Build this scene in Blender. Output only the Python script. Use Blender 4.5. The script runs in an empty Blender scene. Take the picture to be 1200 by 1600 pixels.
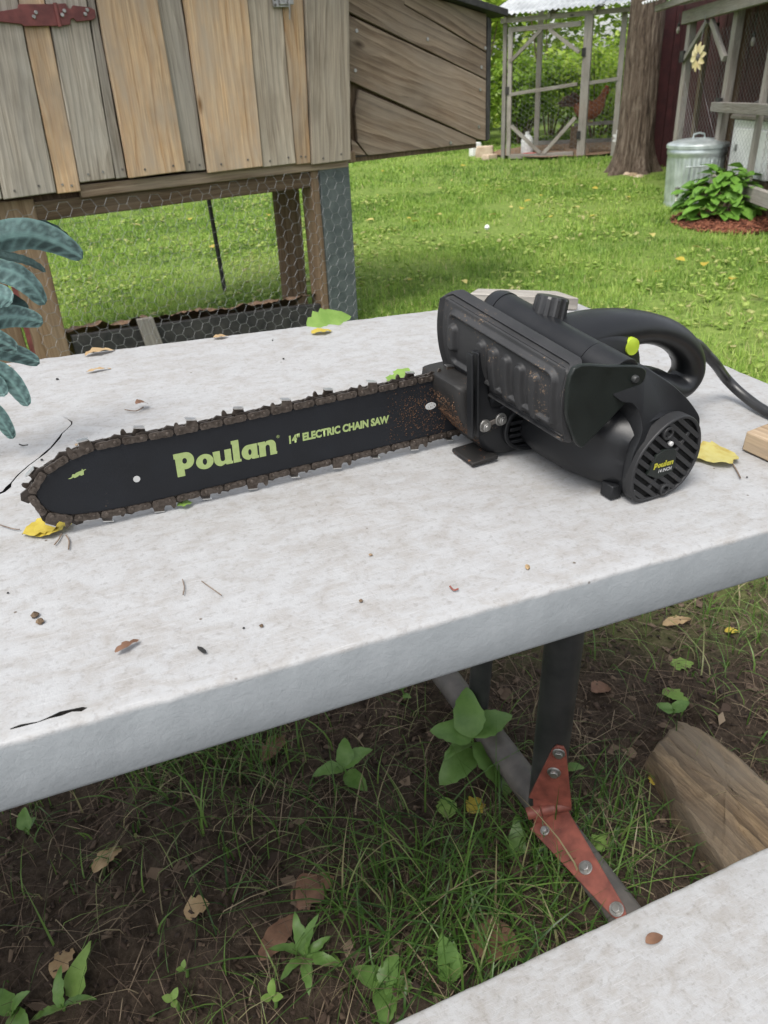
import bpy, math, random
import numpy as np
from mathutils import Matrix, Vector
from mathutils.geometry import tessellate_polygon, delaunay_2d_cdt

# ------------------------------------------------------------------ camera, world, sun, exposure
SC = bpy.context.scene
FPX = 1170.0
H = 1.08                      # camera height above the yard
HT = 0.33                     # camera height above the table top


def unit(v):
    v = np.asarray(v, float)
    return v / np.linalg.norm(v)


def ray(p):
    return np.array([(p[0] - 600) / FPX, -(p[1] - 800) / FPX, -1.0])


_up = -unit(ray((740, 2850)))
_y = np.array([0, 0, -1.0])
_y = unit(_y - _up * (_y @ _up))
R = np.array([np.cross(_y, _up), _y, _up])          # camera axes -> world
CAM = np.array([0, 0, H])

cam_data = bpy.data.cameras.new('camera')
cam = bpy.data.objects.new('camera', cam_data)
SC.collection.objects.link(cam)
_m = Matrix.Identity(4)
for i in range(3):
    for j in range(3):
        _m[i][j] = R[i][j]
_m.translation = Vector(CAM)
cam.matrix_world = _m
cam_data.sensor_fit = 'VERTICAL'
cam_data.sensor_height = 36.0
cam_data.lens = 36.0 * FPX / 1600.0
cam_data.clip_start = 0.02
cam_data.clip_end = 500
cam_data.dof.use_dof = True
cam_data.dof.focus_distance = 0.68
cam_data.dof.aperture_fstop = 17.0
SC.camera = cam

SUN_EL, SUN_AZ = math.radians(62), math.radians(-150)    # azimuth from +Y (view direction), clockwise
world = bpy.data.worlds.new('World')
SC.world = world
world.use_nodes = True
wn = world.node_tree.nodes
sky = wn.new('ShaderNodeTexSky')
sky.sky_type = 'NISHITA'
sky.sun_disc = False
sky.sun_elevation = SUN_EL
sky.sun_rotation = SUN_AZ
sky.dust_density = 3.0
sky.ozone_density = 0.6
hs = wn.new('ShaderNodeHueSaturation')
hs.inputs['Saturation'].default_value = 0.3
bg = wn['Background']
bg.inputs['Strength'].default_value = 0.15
world.node_tree.links.new(sky.outputs[0], hs.inputs['Color'])
world.node_tree.links.new(hs.outputs[0], bg.inputs['Color'])

sd = bpy.data.lights.new('sun', 'SUN')
sd.energy = 1.5
sd.angle = math.radians(24)
sd.color = (1.0, 0.96, 0.9)
sun = bpy.data.objects.new('sun', sd)
SC.collection.objects.link(sun)
_d = Vector((math.sin(SUN_AZ) * math.cos(SUN_EL), math.cos(SUN_AZ) * math.cos(SUN_EL), math.sin(SUN_EL)))
sun.location = (0, 0, 6)
sun.rotation_euler = _d.to_track_quat('Z', 'Y').to_euler()

SC.view_settings.view_transform = 'Standard'
SC.view_settings.look = 'None'
SC.view_settings.gamma = 1.0
SC.view_settings.exposure = 1.05
SC.view_settings.use_curve_mapping = False
SC.render.engine = 'CYCLES'

# ------------------------------------------------------------------ frames
def gnd(px, py, z=0.0):
    d = R @ ray((px, py))
    return CAM + d * ((z - H) / d[2])


_u = unit(ray((3800, 100)))
_w = ray((10, 100))
_w = unit(_w - _u * (_w @ _u))
_n = np.cross(_u, _w)
T = np.array([_u, _w, _n])


def mat4(cols, org):
    m = Matrix.Identity(4)
    for j in range(3):
        for i in range(3):
            m[i][j] = cols[j][i]
    m.translation = Vector(org)
    return m


M_TABLE = mat4([R @ _u, R @ _w, R @ _n], CAM - HT * (R @ _n))


def tb(px, py, c=0.0):
    """pixel -> table coordinates (along, across, height) on the level c above the table top"""
    d = T @ ray((px, py))
    return d * ((c - HT) / d[2]) + np.array([0, 0, HT])


def tb_at(px, py, w):
    d = T @ ray((px, py))
    return d * (w / d[1]) + np.array([0, 0, HT])


_a, _b = tb(110, 817, .009), tb(690, 684, .009)
_F = unit(_a - _b)
_L = np.cross(np.array([0, 0, 1.0]), _F)
M_SAW = M_TABLE @ mat4([_F, _L, (0, 0, 1)], (_b[0], _b[1], 0.0015))

I4 = Matrix.Identity(4)
COL = SC.collection
WM = {}
rnd = random.Random(7)
rng = np.random.default_rng(11)


def vnoise(x, y, seed=0):
    x = np.asarray(x, float); y = np.asarray(y, float)
    xi = np.floor(x).astype(np.int64); yi = np.floor(y).astype(np.int64)
    xf = x - xi; yf = y - yi
    xf = xf * xf * (3 - 2 * xf); yf = yf * yf * (3 - 2 * yf)

    def hsh(a, b):
        n = (a * 374761393 + b * 668265263 + seed * 1442695041) & 0x7fffffff
        n = ((n ^ (n >> 13)) * 1274126177) & 0x7fffffff
        return ((n ^ (n >> 16)) & 0xffff) / 65535.0
    return ((hsh(xi, yi) * (1 - xf) + hsh(xi + 1, yi) * xf) * (1 - yf)
            + (hsh(xi, yi + 1) * (1 - xf) + hsh(xi + 1, yi + 1) * xf) * yf)


def fbm(x, y, seed=0, oct=4):
    s = 0; a = .5
    for k in range(oct):
        s = s + a * vnoise(np.asarray(x) * 2 ** k, np.asarray(y) * 2 ** k, seed + k)
        a *= .5
    return s


# ------------------------------------------------------------------ mesh builder
def rot_between(d):
    return Vector(d).to_track_quat('Z', 'Y').to_matrix()


class MB:
    def __init__(s):
        s.V = []; s.F = []

    def add(s, vs, fs):
        o = len(s.V)
        s.V += [tuple(v) for v in vs]
        s.F += [tuple(i + o for i in f) for f in fs]
        return s

    def box(s, c, size, rot=None):
        hx, hy, hz = [q / 2 for q in size]
        vs = [Vector((x, y, z)) for z in (-hz, hz) for y in (-hy, hy) for x in (-hx, hx)]
        if rot is not None:
            vs = [rot @ v for v in vs]
        c = Vector(c)
        return s.add([v + c for v in vs], [(0, 2, 3, 1), (4, 5, 7, 6), (0, 1, 5, 4), (2, 6, 7, 3), (0, 4, 6, 2), (1, 3, 7, 5)])

    def loft(s, rings, cap0=True, cap1=True, closed=True):
        n = len(rings[0]); vs = [v for r in rings for v in r]; fs = []
        for k in range(len(rings) - 1):
            for i in range(n if closed else n - 1):
                j = (i + 1) % n
                fs.append((k * n + i, k * n + j, (k + 1) * n + j, (k + 1) * n + i))
        if cap0: fs.append(tuple(range(n))[::-1])
        if cap1: fs.append(tuple(range((len(rings) - 1) * n, len(rings) * n)))
        return s.add(vs, fs)

    def tube(s, path, r, n=10, caps=True, sec=None, ref=None):
        """sweep a circle (or ellipse sec(k)->(a,b)) along path"""
        P = [Vector(p) for p in path]; rings = []
        up = Vector(ref) if ref is not None else None
        for k, p in enumerate(P):
            t = (P[min(k + 1, len(P) - 1)] - P[max(k - 1, 0)]).normalized()
            if up is None:
                up = t.orthogonal().normalized()
            b = up - t * up.dot(t)
            b = b.normalized() if b.length > 1e-6 else t.orthogonal().normalized()
            if ref is None: up = b
            c = t.cross(b)
            rr = r[k] if hasattr(r, '__len__') else r
            ra, rb = sec(k) if sec else (rr, rr)
            rings.append([p + b * (math.cos(a) * ra) + c * (math.sin(a) * rb) for a in [2 * math.pi * i / n for i in range(n)]])
        return s.loft(rings, caps, caps)

    def cyl(s, p0, p1, r0, r1=None, n=16):
        return s.tube([p0, p1], [r0, r0 if r1 is None else r1], n)

    def prism(s, poly, y0, y1):
        """polygon of (x,z) extruded along y"""
        n = len(poly)
        vs = [(x, y0, z) for x, z in poly] + [(x, y1, z) for x, z in poly]
        fs = [(i, (i + 1) % n, n + (i + 1) % n, n + i) for i in range(n)]
        fs += [tuple(range(n))[::-1], tuple(range(n, 2 * n))]
        return s.add(vs, fs)

    def ringplate(s, outer, inner, y0, y1):
        n = len(outer)
        vs = [(x, y, z) for y in (y0, y1) for pl in (outer, inner) for x, z in pl]
        f = lambda y, k, i: (y * 2 + k) * n + i % n
        fs = []
        for i in range(n):
            fs += [(f(1, 0, i), f(1, 0, i + 1), f(1, 1, i + 1), f(1, 1, i)), (f(0, 0, i), f(0, 1, i), f(0, 1, i + 1), f(0, 0, i + 1)),
                   (f(0, 0, i), f(0, 0, i + 1), f(1, 0, i + 1), f(1, 0, i)), (f(0, 1, i), f(1, 1, i), f(1, 1, i + 1), f(0, 1, i + 1))]
        return s.add(vs, fs)

    def lathe(s, prof, n=32, c=(0, 0, 0)):
        rings = [[(c[0] + r * math.cos(2 * math.pi * i / n), c[1] + r * math.sin(2 * math.pi * i / n), c[2] + z) for i in range(n)] for r, z in prof]
        return s.loft(rings, prof[0][0] > 1e-5, prof[-1][0] > 1e-5)

    def build(s, name, mat, parent=None, M=I4, smooth=40, bevel=0, seg=2, attr=None):
        me = bpy.data.meshes.new(name)
        me.from_pydata(s.V, [], s.F)
        return link(name, me, mat, parent, M, smooth, bevel, seg, attr, fix=True)


def link(name, me, mat, parent=None, M=I4, smooth=40, bevel=0, seg=2, attr=None, fix=False):
    if mat is not None and not me.materials:
        me.materials.append(mat)
    if fix:
        import bmesh
        bm = bmesh.new(); bm.from_mesh(me)
        bmesh.ops.recalc_face_normals(bm, faces=bm.faces)
        bm.to_mesh(me); bm.free()
    if smooth:
        me.shade_smooth()
        me.set_sharp_from_angle(angle=math.radians(smooth))
    if attr is not None:
        a = me.attributes.new('tone', 'FLOAT', 'POINT')
        a.data.foreach_set('value', np.asarray(attr, np.float32))
    o = bpy.data.objects.new(name, me)
    COL.objects.link(o)
    place(o, parent, M)
    if bevel:
        b = o.modifiers.new('bevel', 'BEVEL'); b.width = bevel; b.segments = seg; b.limit_method = 'ANGLE'; b.angle_limit = math.radians(35)
        b.harden_normals = False
    return o


def place(o, parent, M):
    WM[o.name] = M.copy()
    if parent is not None:
        o.parent = parent
        o.matrix_basis = WM[parent.name].inverted() @ M
    else:
        o.matrix_basis = M


def tag(o, label=None, cat=None, group=None, kind=None):
    if label: o['label'] = label
    if cat: o['category'] = cat
    if group: o['group'] = group
    if kind: o['kind'] = kind
    return o


def thing(name, M, label, cat, group=None):
    o = bpy.data.objects.new(name, None)
    o.empty_display_size = .05
    COL.objects.link(o)
    place(o, None, M if isinstance(M, Matrix) else Matrix.Translation(Vector(M)))
    return tag(o, label, cat, group)


def beam(name, p0, p1, w, d, mat, parent=None, facing=(0, -1, 0), bevel=.004, wob=0.0):
    """a timber from p0 to p1, grain along its own Z; w across, d along 'facing'"""
    p0 = Vector(p0); p1 = Vector(p1)
    z = (p1 - p0).normalized(); f = Vector(facing); f = (f - z * f.dot(z)).normalized(); x = f.cross(z)
    ln = (p1 - p0).length
    M = mat4([x, f, z], (p0 + p1) / 2)
    n = 6
    rings = []
    for k in range(n + 1):
        zz = -ln / 2 + ln * k / n
        j = lambda: rnd.uniform(-wob, wob)
        rings.append([(sx * w / 2 + j(), sy * d / 2 + j() * .3, zz) for sx, sy in ((-1, -1), (1, -1), (1, 1), (-1, 1))])
    m = MB(); m.loft(rings)
    return m.build(name, mat, parent, M, smooth=30, bevel=bevel)


def np_mesh(name, V, quads=None, tris=None):
    me = bpy.data.meshes.new(name)
    faces = []
    V = np.asarray(V, np.float32)
    nq = 0 if quads is None else len(quads); nt = 0 if tris is None else len(tris)
    me.vertices.add(len(V)); me.vertices.foreach_set('co', V.ravel())
    loops = np.concatenate([np.asarray(q, np.int32).ravel() for q in (quads, tris) if q is not None and len(q)])
    me.loops.add(len(loops)); me.loops.foreach_set('vertex_index', loops)
    starts = np.concatenate([np.arange(nq) * 4, nq * 4 + np.arange(nt) * 3]).astype(np.int32)
    me.polygons.add(nq + nt); me.polygons.foreach_set('loop_start', starts)
    me.update(calc_edges=True); me.validate()
    return me


def catmull(pts, n=8, closed=True):
    out = []; m = len(pts)
    for i in range(m if closed else m - 1):
        g = lambda k: np.array(pts[k % m] if closed else pts[min(max(k, 0), m - 1)], float)
        p0, p1, p2, p3 = g(i - 1), g(i), g(i + 1), g(i + 2)
        for k in range(n):
            t = k / n
            out.append(tuple(.5 * ((2 * p1) + (-p0 + p2) * t + (2 * p0 - 5 * p1 + 4 * p2 - p3) * t * t + (-p0 + 3 * p1 - 3 * p2 + p3) * t ** 3)))
    if not closed: out.append(tuple(np.array(pts[-1], float)))
    return out


# ------------------------------------------------------------------ materials
def nodes(name):
    m = bpy.data.materials.new(name); m.use_nodes = True
    nt = m.node_tree
    return m, nt, nt.nodes['Principled BSDF'], (lambda a, b: nt.links.new(a, b))


def ramp(nt, stops, interp='LINEAR'):
    r = nt.nodes.new('ShaderNodeValToRGB'); r.color_ramp.interpolation = interp
    e = r.color_ramp.elements
    while len(e) < len(stops): e.new(.5)
    for el, (p, c) in zip(e, stops):
        el.position = p; el.color = tuple(c) + (1,) if len(c) == 3 else c
    return r


def noise(nt, vec, scale, detail=4, rough=.55, dist=0):
    n = nt.nodes.new('ShaderNodeTexNoise')
    n.inputs['Scale'].default_value = scale; n.inputs['Detail'].default_value = detail
    n.inputs['Roughness'].default_value = rough; n.inputs['Distortion'].default_value = dist
    if vec is not None: nt.links.new(vec, n.inputs['Vector'])
    return n


def coords(nt, scale=(1, 1, 1), rand=True):
    tc = nt.nodes.new('ShaderNodeTexCoord'); mp = nt.nodes.new('ShaderNodeMapping')
    mp.inputs['Scale'].default_value = scale
    if rand:
        oi = nt.nodes.new('ShaderNodeObjectInfo'); va = nt.nodes.new('ShaderNodeVectorMath'); va.operation = 'SCALE'
        cx = nt.nodes.new('ShaderNodeCombineXYZ')
        for k in range(3): nt.links.new(oi.outputs['Random'], cx.inputs[k])
        nt.links.new(cx.outputs[0], va.inputs[0]); va.inputs['Scale'].default_value = 37.0
        ad = nt.nodes.new('ShaderNodeVectorMath'); ad.operation = 'ADD'
        nt.links.new(tc.outputs['Object'], ad.inputs[0]); nt.links.new(va.outputs[0], ad.inputs[1])
        nt.links.new(ad.outputs[0], mp.inputs['Vector'])
    else:
        nt.links.new(tc.outputs['Object'], mp.inputs['Vector'])
    return mp.outputs[0]


def bump(nt, height, strength, dist=.002):
    b = nt.nodes.new('ShaderNodeBump'); b.inputs['Strength'].default_value = strength; b.inputs['Distance'].default_value = dist
    nt.links.new(height, b.inputs['Height'])
    return b


def mixc(nt, fac, a, b):
    m = nt.nodes.new('ShaderNodeMix'); m.data_type = 'RGBA'
    for s, v in ((m.inputs[0], fac), (m.inputs[6], a), (m.inputs[7], b)):
        if hasattr(v, 'links'): nt.links.new(v, s)
        elif isinstance(v, (int, float)): s.default_value = v
        else: s.default_value = tuple(v) + (1,)
    return m.outputs[2]


def mat(name, c1, c2=None, scale=30, rough=.6, metal=0, bmp=.2, bscale=None, bdist=.002, stretch=(1, 1, 1), lo=.35, hi=.65, spec=.5, rand=True, rough2=None):
    m, nt, b, L = nodes(name)
    v = coords(nt, stretch, rand)
    n = noise(nt, v, scale, 6, .6)
    r = ramp(nt, [(lo, c1), (hi, c2 or c1)])
    L(n.outputs[0], r.inputs[0]); L(r.outputs[0], b.inputs['Base Color'])
    b.inputs['Roughness'].default_value = rough; b.inputs['Metallic'].default_value = metal
    b.inputs['Specular IOR Level'].default_value = spec
    if rough2 is not None:
        mr = nt.nodes.new('ShaderNodeMapRange'); L(n.outputs[0], mr.inputs[0]); mr.inputs[1].default_value = .3; mr.inputs[2].default_value = .7
        mr.inputs[3].default_value = rough; mr.inputs[4].default_value = rough2; L(mr.outputs[0], b.inputs['Roughness'])
    if bmp:
        n2 = noise(nt, v, bscale or scale * 3, 5, .65)
        L(bump(nt, n2.outputs[0], bmp, bdist).outputs[0], b.inputs['Normal'])
    return m


def wood(name, dark, mid, light, ring=26, rough=.85, grey=None, greyamt=.5, bmp=.5, knots=True, gdist=.0015):
    """weathered timber, grain along local Z: wandering growth rings, fine streaks, grey patches, knots and checks"""
    m, nt, b, L = nodes(name)
    # bend the ring lines with a slow noise so that they swell into cathedrals
    v0 = coords(nt, (1, 1, 1))
    slow = noise(nt, coords(nt, (5.0, 5.0, 1.1)), 1.0, 3, .5)
    sub = nt.nodes.new('ShaderNodeVectorMath'); sub.operation = 'SUBTRACT'; sub.inputs[1].default_value = (.5, .5, .5)
    L(slow.outputs['Color'], sub.inputs[0])
    sc = nt.nodes.new('ShaderNodeVectorMath'); sc.operation = 'MULTIPLY'; sc.inputs[1].default_value = (.16, .10, 0); L(sub.outputs[0], sc.inputs[0])
    add = nt.nodes.new('ShaderNodeVectorMath'); add.operation = 'ADD'; L(v0, add.inputs[0]); L(sc.outputs[0], add.inputs[1])
    mp = nt.nodes.new('ShaderNodeMapping'); mp.inputs['Scale'].default_value = (1, 1, .03); L(add.outputs[0], mp.inputs['Vector'])
    wv = nt.nodes.new('ShaderNodeTexWave'); wv.wave_type = 'BANDS'; wv.bands_direction = 'X'; wv.wave_profile = 'SAW'
    wv.inputs['Scale'].default_value = ring; wv.inputs['Distortion'].default_value = 3.0; wv.inputs['Detail'].default_value = 3
    wv.inputs['Detail Scale'].default_value = 2.0; wv.inputs['Detail Roughness'].default_value = .6
    L(mp.outputs[0], wv.inputs['Vector'])
    streak = noise(nt, mp.outputs[0], 48, 5, .65)
    fine = noise(nt, coords(nt, (1, 1, .02)), 260, 4, .7)
    big = noise(nt, coords(nt, (1, 1, .3)), 11, 5, .6)
    av = nt.nodes.new('ShaderNodeMix'); av.inputs[0].default_value = .70; L(wv.outputs['Fac'], av.inputs[2]); L(streak.outputs[0], av.inputs[3])
    r = ramp(nt, [(.22, dark), (.42, mid), (.66, light), (.9, mid)])
    L(av.outputs[0], r.inputs[0])
    mx = nt.nodes.new('ShaderNodeMix'); mx.data_type = 'RGBA'; mx.blend_type = 'MULTIPLY'; mx.inputs[0].default_value = .8
    fr = ramp(nt, [(.32, (.42, .39, .36)), (.6, (1, 1, 1))]); L(fine.outputs[0], fr.inputs[0])
    L(r.outputs[0], mx.inputs[6]); L(fr.outputs[0], mx.inputs[7])
    col = mx.outputs[2]
    if grey is not None:
        gr = ramp(nt, [(.36, (0, 0, 0)), (.64, (1, 1, 1))]); L(big.outputs[0], gr.inputs[0])
        gm = nt.nodes.new('ShaderNodeMath'); gm.operation = 'MULTIPLY'; L(gr.outputs[0], gm.inputs[0]); gm.inputs[1].default_value = greyamt
        col = mixc(nt, gm.outputs[0], col, grey)
    stain = noise(nt, coords(nt, (1, 1, .5)), 4.5, 4, .6)
    sr = ramp(nt, [(.30, (.62, .60, .58)), (.5, (1, 1, 1))]); L(stain.outputs[0], sr.inputs[0])
    ms2 = nt.nodes.new('ShaderNodeMix'); ms2.data_type = 'RGBA'; ms2.blend_type = 'MULTIPLY'; ms2.inputs[0].default_value = .8
    L(col, ms2.inputs[6]); L(sr.outputs[0], ms2.inputs[7]); col = ms2.outputs[2]
    oi = nt.nodes.new('ShaderNodeObjectInfo'); mr = nt.nodes.new('ShaderNodeMapRange'); mr.inputs[3].default_value = .78; mr.inputs[4].default_value = 1.18
    L(oi.outputs['Random'], mr.inputs[0]); hv_ = nt.nodes.new('ShaderNodeHueSaturation'); L(mr.outputs[0], hv_.inputs['Value']); L(col, hv_.inputs['Color']); col = hv_.outputs[0]
    if knots:
        vo = nt.nodes.new('ShaderNodeTexVoronoi'); vo.inputs['Scale'].default_value = 4.0
        L(coords(nt, (1, 1, .45)), vo.inputs['Vector'])
        kr = ramp(nt, [(.025, (1, 1, 1)), (.075, (0, 0, 0))]); L(vo.outputs['Distance'], kr.inputs[0])
        col = mixc(nt, kr.outputs[0], col, tuple(c * .45 for c in dark))
    L(col, b.inputs['Base Color'])
    b.inputs['Roughness'].default_value = rough; b.inputs['Specular IOR Level'].default_value = .25
    ms = nt.nodes.new('ShaderNodeMath'); ms.operation = 'ADD'; L(av.outputs[0], ms.inputs[0]); L(fine.outputs[0], ms.inputs[1])
    L(bump(nt, ms.outputs[0], bmp, gdist).outputs[0], b.inputs['Normal'])
    return m


def leafmat(name, stops, rough=.5, transl=.35, attr=True, nscale=40):
    """foliage: colour by the per-blade 'tone' attribute (or noise), some light passing through"""
    m, nt, b, L = nodes(name)
    if attr:
        a = nt.nodes.new('ShaderNodeAttribute'); a.attribute_name = 'tone'; fac = a.outputs['Fac']
    else:
        fac = noise(nt, coords(nt), nscale, 4, .6).outputs[0]
    r = ramp(nt, stops); L(fac, r.inputs[0])
    L(r.outputs[0], b.inputs['Base Color']); b.inputs['Roughness'].default_value = rough; b.inputs['Specular IOR Level'].default_value = .35
    t = nt.nodes.new('ShaderNodeBsdfTranslucent'); L(r.outputs[0], t.inputs['Color'])
    mx = nt.nodes.new('ShaderNodeMixShader'); mx.inputs[0].default_value = transl
    L(b.outputs[0], mx.inputs[1]); L(t.outputs[0], mx.inputs[2])
    L(mx.outputs[0], nt.nodes['Material Output'].inputs['Surface'])
    return m


MT = {}
MT['wood_grey'] = wood('weathered_grey_wood', (.17, .145, .115), (.33, .29, .235), (.43, .385, .32), ring=13, grey=(.28, .265, .235), greyamt=.55)
MT['wood_grey2'] = wood('weathered_brown_grey_wood', (.20, .16, .12), (.36, .30, .23), (.47, .40, .31), ring=10, grey=(.30, .275, .23), greyamt=.45)
MT['wood_orange'] = wood('orange_pine', (.36, .20, .09), (.55, .36, .20), (.62, .45, .28), ring=9, grey=(.36, .30, .235), greyamt=.75)
MT['wood_brown'] = wood('brown_board', (.095, .062, .041), (.21, .150, .103), (.32, .245, .175), ring=8, grey=(.25, .21, .17), greyamt=.5, bmp=.6)
MT['wood_beam'] = wood('dark_brown_beam', (.06, .038, .022), (.12, .078, .046), (.17, .12, .075), ring=14, grey=(.15, .12, .09), greyamt=.4)
MT['wood_post'] = wood('post_wood', (.12, .075, .042), (.22, .145, .085), (.27, .19, .12), ring=10, grey=(.21, .17, .125), greyamt=.35)
MT['wood_old'] = wood('silver_old_timber', (.13, .117, .10), (.24, .215, .185), (.31, .285, .25), ring=18, grey=(.25, .24, .22), greyamt=.6, gdist=.004)
MT['wood_scrap'] = wood('scrap_lumber', (.20, .13, .07), (.33, .23, .135), (.42, .31, .20), ring=30, grey=(.36, .31, .24), greyamt=.5)
MT['wood_split'] = wood('split_log_wood', (.055, .040, .027), (.15, .105, .063), (.26, .19, .115), ring=12, grey=(.13, .11, .085), greyamt=.8, bmp=.9, gdist=.004)
MT['slate_paint'] = mat('dark_slate_paint', (.045, .058, .058), (.085, .10, .098), 18, .7, bmp=.3)
MT['black_board'] = mat('black_stained_board', (.012, .012, .012), (.035, .033, .03), 20, .8, bmp=.5)
MT['red_metal'] = mat('worn_red_hinge', (.10, .028, .026), (.19, .055, .048), 22, .55, .2, bmp=.25)
MT['red_hinge2'] = mat('red_oxide_hinge', (.12, .034, .024), (.24, .070, .048), 38, .55, .1, bmp=.2)
MT['steel'] = mat('zinc_plated_steel', (.24, .235, .22), (.40, .395, .38), 60, .42, .9, bmp=.15)
MT['galv'] = mat('galvanised_steel', (.40, .45, .45), (.62, .67, .67), 9, .36, .75, bmp=.12, rough2=.5)
MT['wire'] = mat('galvanised_wire', (.17, .175, .175), (.28, .285, .285), 80, .55, .5, bmp=0)
MT['pipe'] = mat('weathered_dark_pipe', (.018, .02, .02), (.05, .05, .048), 14, .5, .25, bmp=.15)
MT['pipe_dull'] = mat('dull_grey_brown_pipe', (.06, .055, .05), (.12, .105, .092), 18, .65, .1, bmp=.2)
MT['redwall'] = mat('shade_darkened_red_siding', (.036, .008, .009), (.062, .014, .015), 10, .8, bmp=.3)  # red lowered to hold the roof's shade in the colour
MT['dark'] = mat('dark_recess', (.006, .006, .006), (.012, .012, .011), 30, .9, bmp=0)
MT['white'] = mat('weathered_white_paint', (.60, .60, .58), (.76, .76, .74), 6, .6, bmp=.15)
MT['concrete'] = mat('tan_stone_block', (.36, .27, .19), (.50, .40, .30), 12, .9, bmp=.5)
MT['roof'] = mat('corrugated_galvanised_roof', (.42, .43, .44), (.66, .67, .68), 3, .5, .35, bmp=.1)
MT['roofdark'] = mat('black_roofing_felt', (.012, .012, .012), (.03, .03, .028), 40, .9, bmp=.6)
MT['patina'] = None


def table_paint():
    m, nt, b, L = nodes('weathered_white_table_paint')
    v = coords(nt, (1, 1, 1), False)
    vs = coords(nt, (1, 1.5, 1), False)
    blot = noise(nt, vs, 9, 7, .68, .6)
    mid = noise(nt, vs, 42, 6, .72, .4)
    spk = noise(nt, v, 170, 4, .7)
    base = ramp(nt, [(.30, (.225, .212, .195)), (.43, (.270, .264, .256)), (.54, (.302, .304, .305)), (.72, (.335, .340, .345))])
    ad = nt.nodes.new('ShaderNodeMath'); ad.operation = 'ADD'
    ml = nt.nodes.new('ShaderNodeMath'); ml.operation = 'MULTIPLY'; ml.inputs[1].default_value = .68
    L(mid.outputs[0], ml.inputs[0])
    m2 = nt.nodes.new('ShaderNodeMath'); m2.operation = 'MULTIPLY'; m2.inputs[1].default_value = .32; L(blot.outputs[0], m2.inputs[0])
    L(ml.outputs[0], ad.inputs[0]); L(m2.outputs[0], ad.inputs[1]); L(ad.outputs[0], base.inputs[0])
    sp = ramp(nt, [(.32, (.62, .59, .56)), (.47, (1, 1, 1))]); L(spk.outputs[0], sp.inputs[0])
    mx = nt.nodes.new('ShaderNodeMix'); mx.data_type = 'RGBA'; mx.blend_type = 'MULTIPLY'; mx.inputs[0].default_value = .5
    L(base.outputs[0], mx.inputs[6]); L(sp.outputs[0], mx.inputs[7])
    # fine directional scratches
    scr = noise(nt, coords(nt, (1.0, 26, 1), False), 30, 3, .6); sr_ = ramp(nt, [(.56, (0, 0, 0)), (.70, (1, 1, 1))]); L(scr.outputs[0], sr_.inputs[0])
    sm_ = nt.nodes.new('ShaderNodeMath'); sm_.operation = 'MULTIPLY'; sm_.inputs[1].default_value = .35; L(sr_.outputs[0], sm_.inputs[0])
    scol = mixc(nt, sm_.outputs[0], mx.outputs[2], (.40, .405, .41))
    # dark pin-prick dirt specks
    vo = nt.nodes.new('ShaderNodeTexVoronoi'); vo.inputs['Scale'].default_value = 26; L(v, vo.inputs['Vector'])
    vr = ramp(nt, [(.022, (1, 1, 1)), (.04, (0, 0, 0))]); L(vo.outputs['Distance'], vr.inputs[0])
    col = mixc(nt, vr.outputs[0], scol, (.10, .08, .065))
    # bluish grey, a little darker than the top, on the edge below it
    ge = nt.nodes.new('ShaderNodeTexCoord'); sx = nt.nodes.new('ShaderNodeSeparateXYZ'); L(ge.outputs['Object'], sx.inputs[0])
    mr = nt.nodes.new('ShaderNodeMapRange'); L(sx.outputs['Z'], mr.inputs[0])
    mr.inputs[1].default_value = -.002; mr.inputs[2].default_value = -.005; mr.inputs[3].default_value = 0; mr.inputs[4].default_value = .9
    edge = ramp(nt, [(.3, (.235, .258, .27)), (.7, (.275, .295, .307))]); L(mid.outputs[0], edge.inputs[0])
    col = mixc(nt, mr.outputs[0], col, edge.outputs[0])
    L(col, b.inputs['Base Color'])
    b.inputs['Roughness'].default_value = .62; b.inputs['Specular IOR Level'].default_value = .35
    # crazing + soft unevenness
    cr = nt.nodes.new('ShaderNodeTexVoronoi'); cr.feature = 'DISTANCE_TO_EDGE'; cr.inputs['Scale'].default_value = 120; L(v, cr.inputs['Vector'])
    cc = ramp(nt, [(.0, (0, 0, 0)), (.05, (1, 1, 1))]); L(cr.outputs['Distance'], cc.inputs[0])
    big = noise(nt, v, 5, 3, .5)
    b1 = bump(nt, spk.outputs[0], .45, .0012)
    b2 = bump(nt, cc.outputs[0], .12, .0006); L(b1.outputs[0], b2.inputs['Normal'])
    b3 = bump(nt, big.outputs[0], .35, .02); L(b2.outputs[0], b3.inputs['Normal'])
    L(b3.outputs[0], b.inputs['Normal'])
    return m


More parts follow.
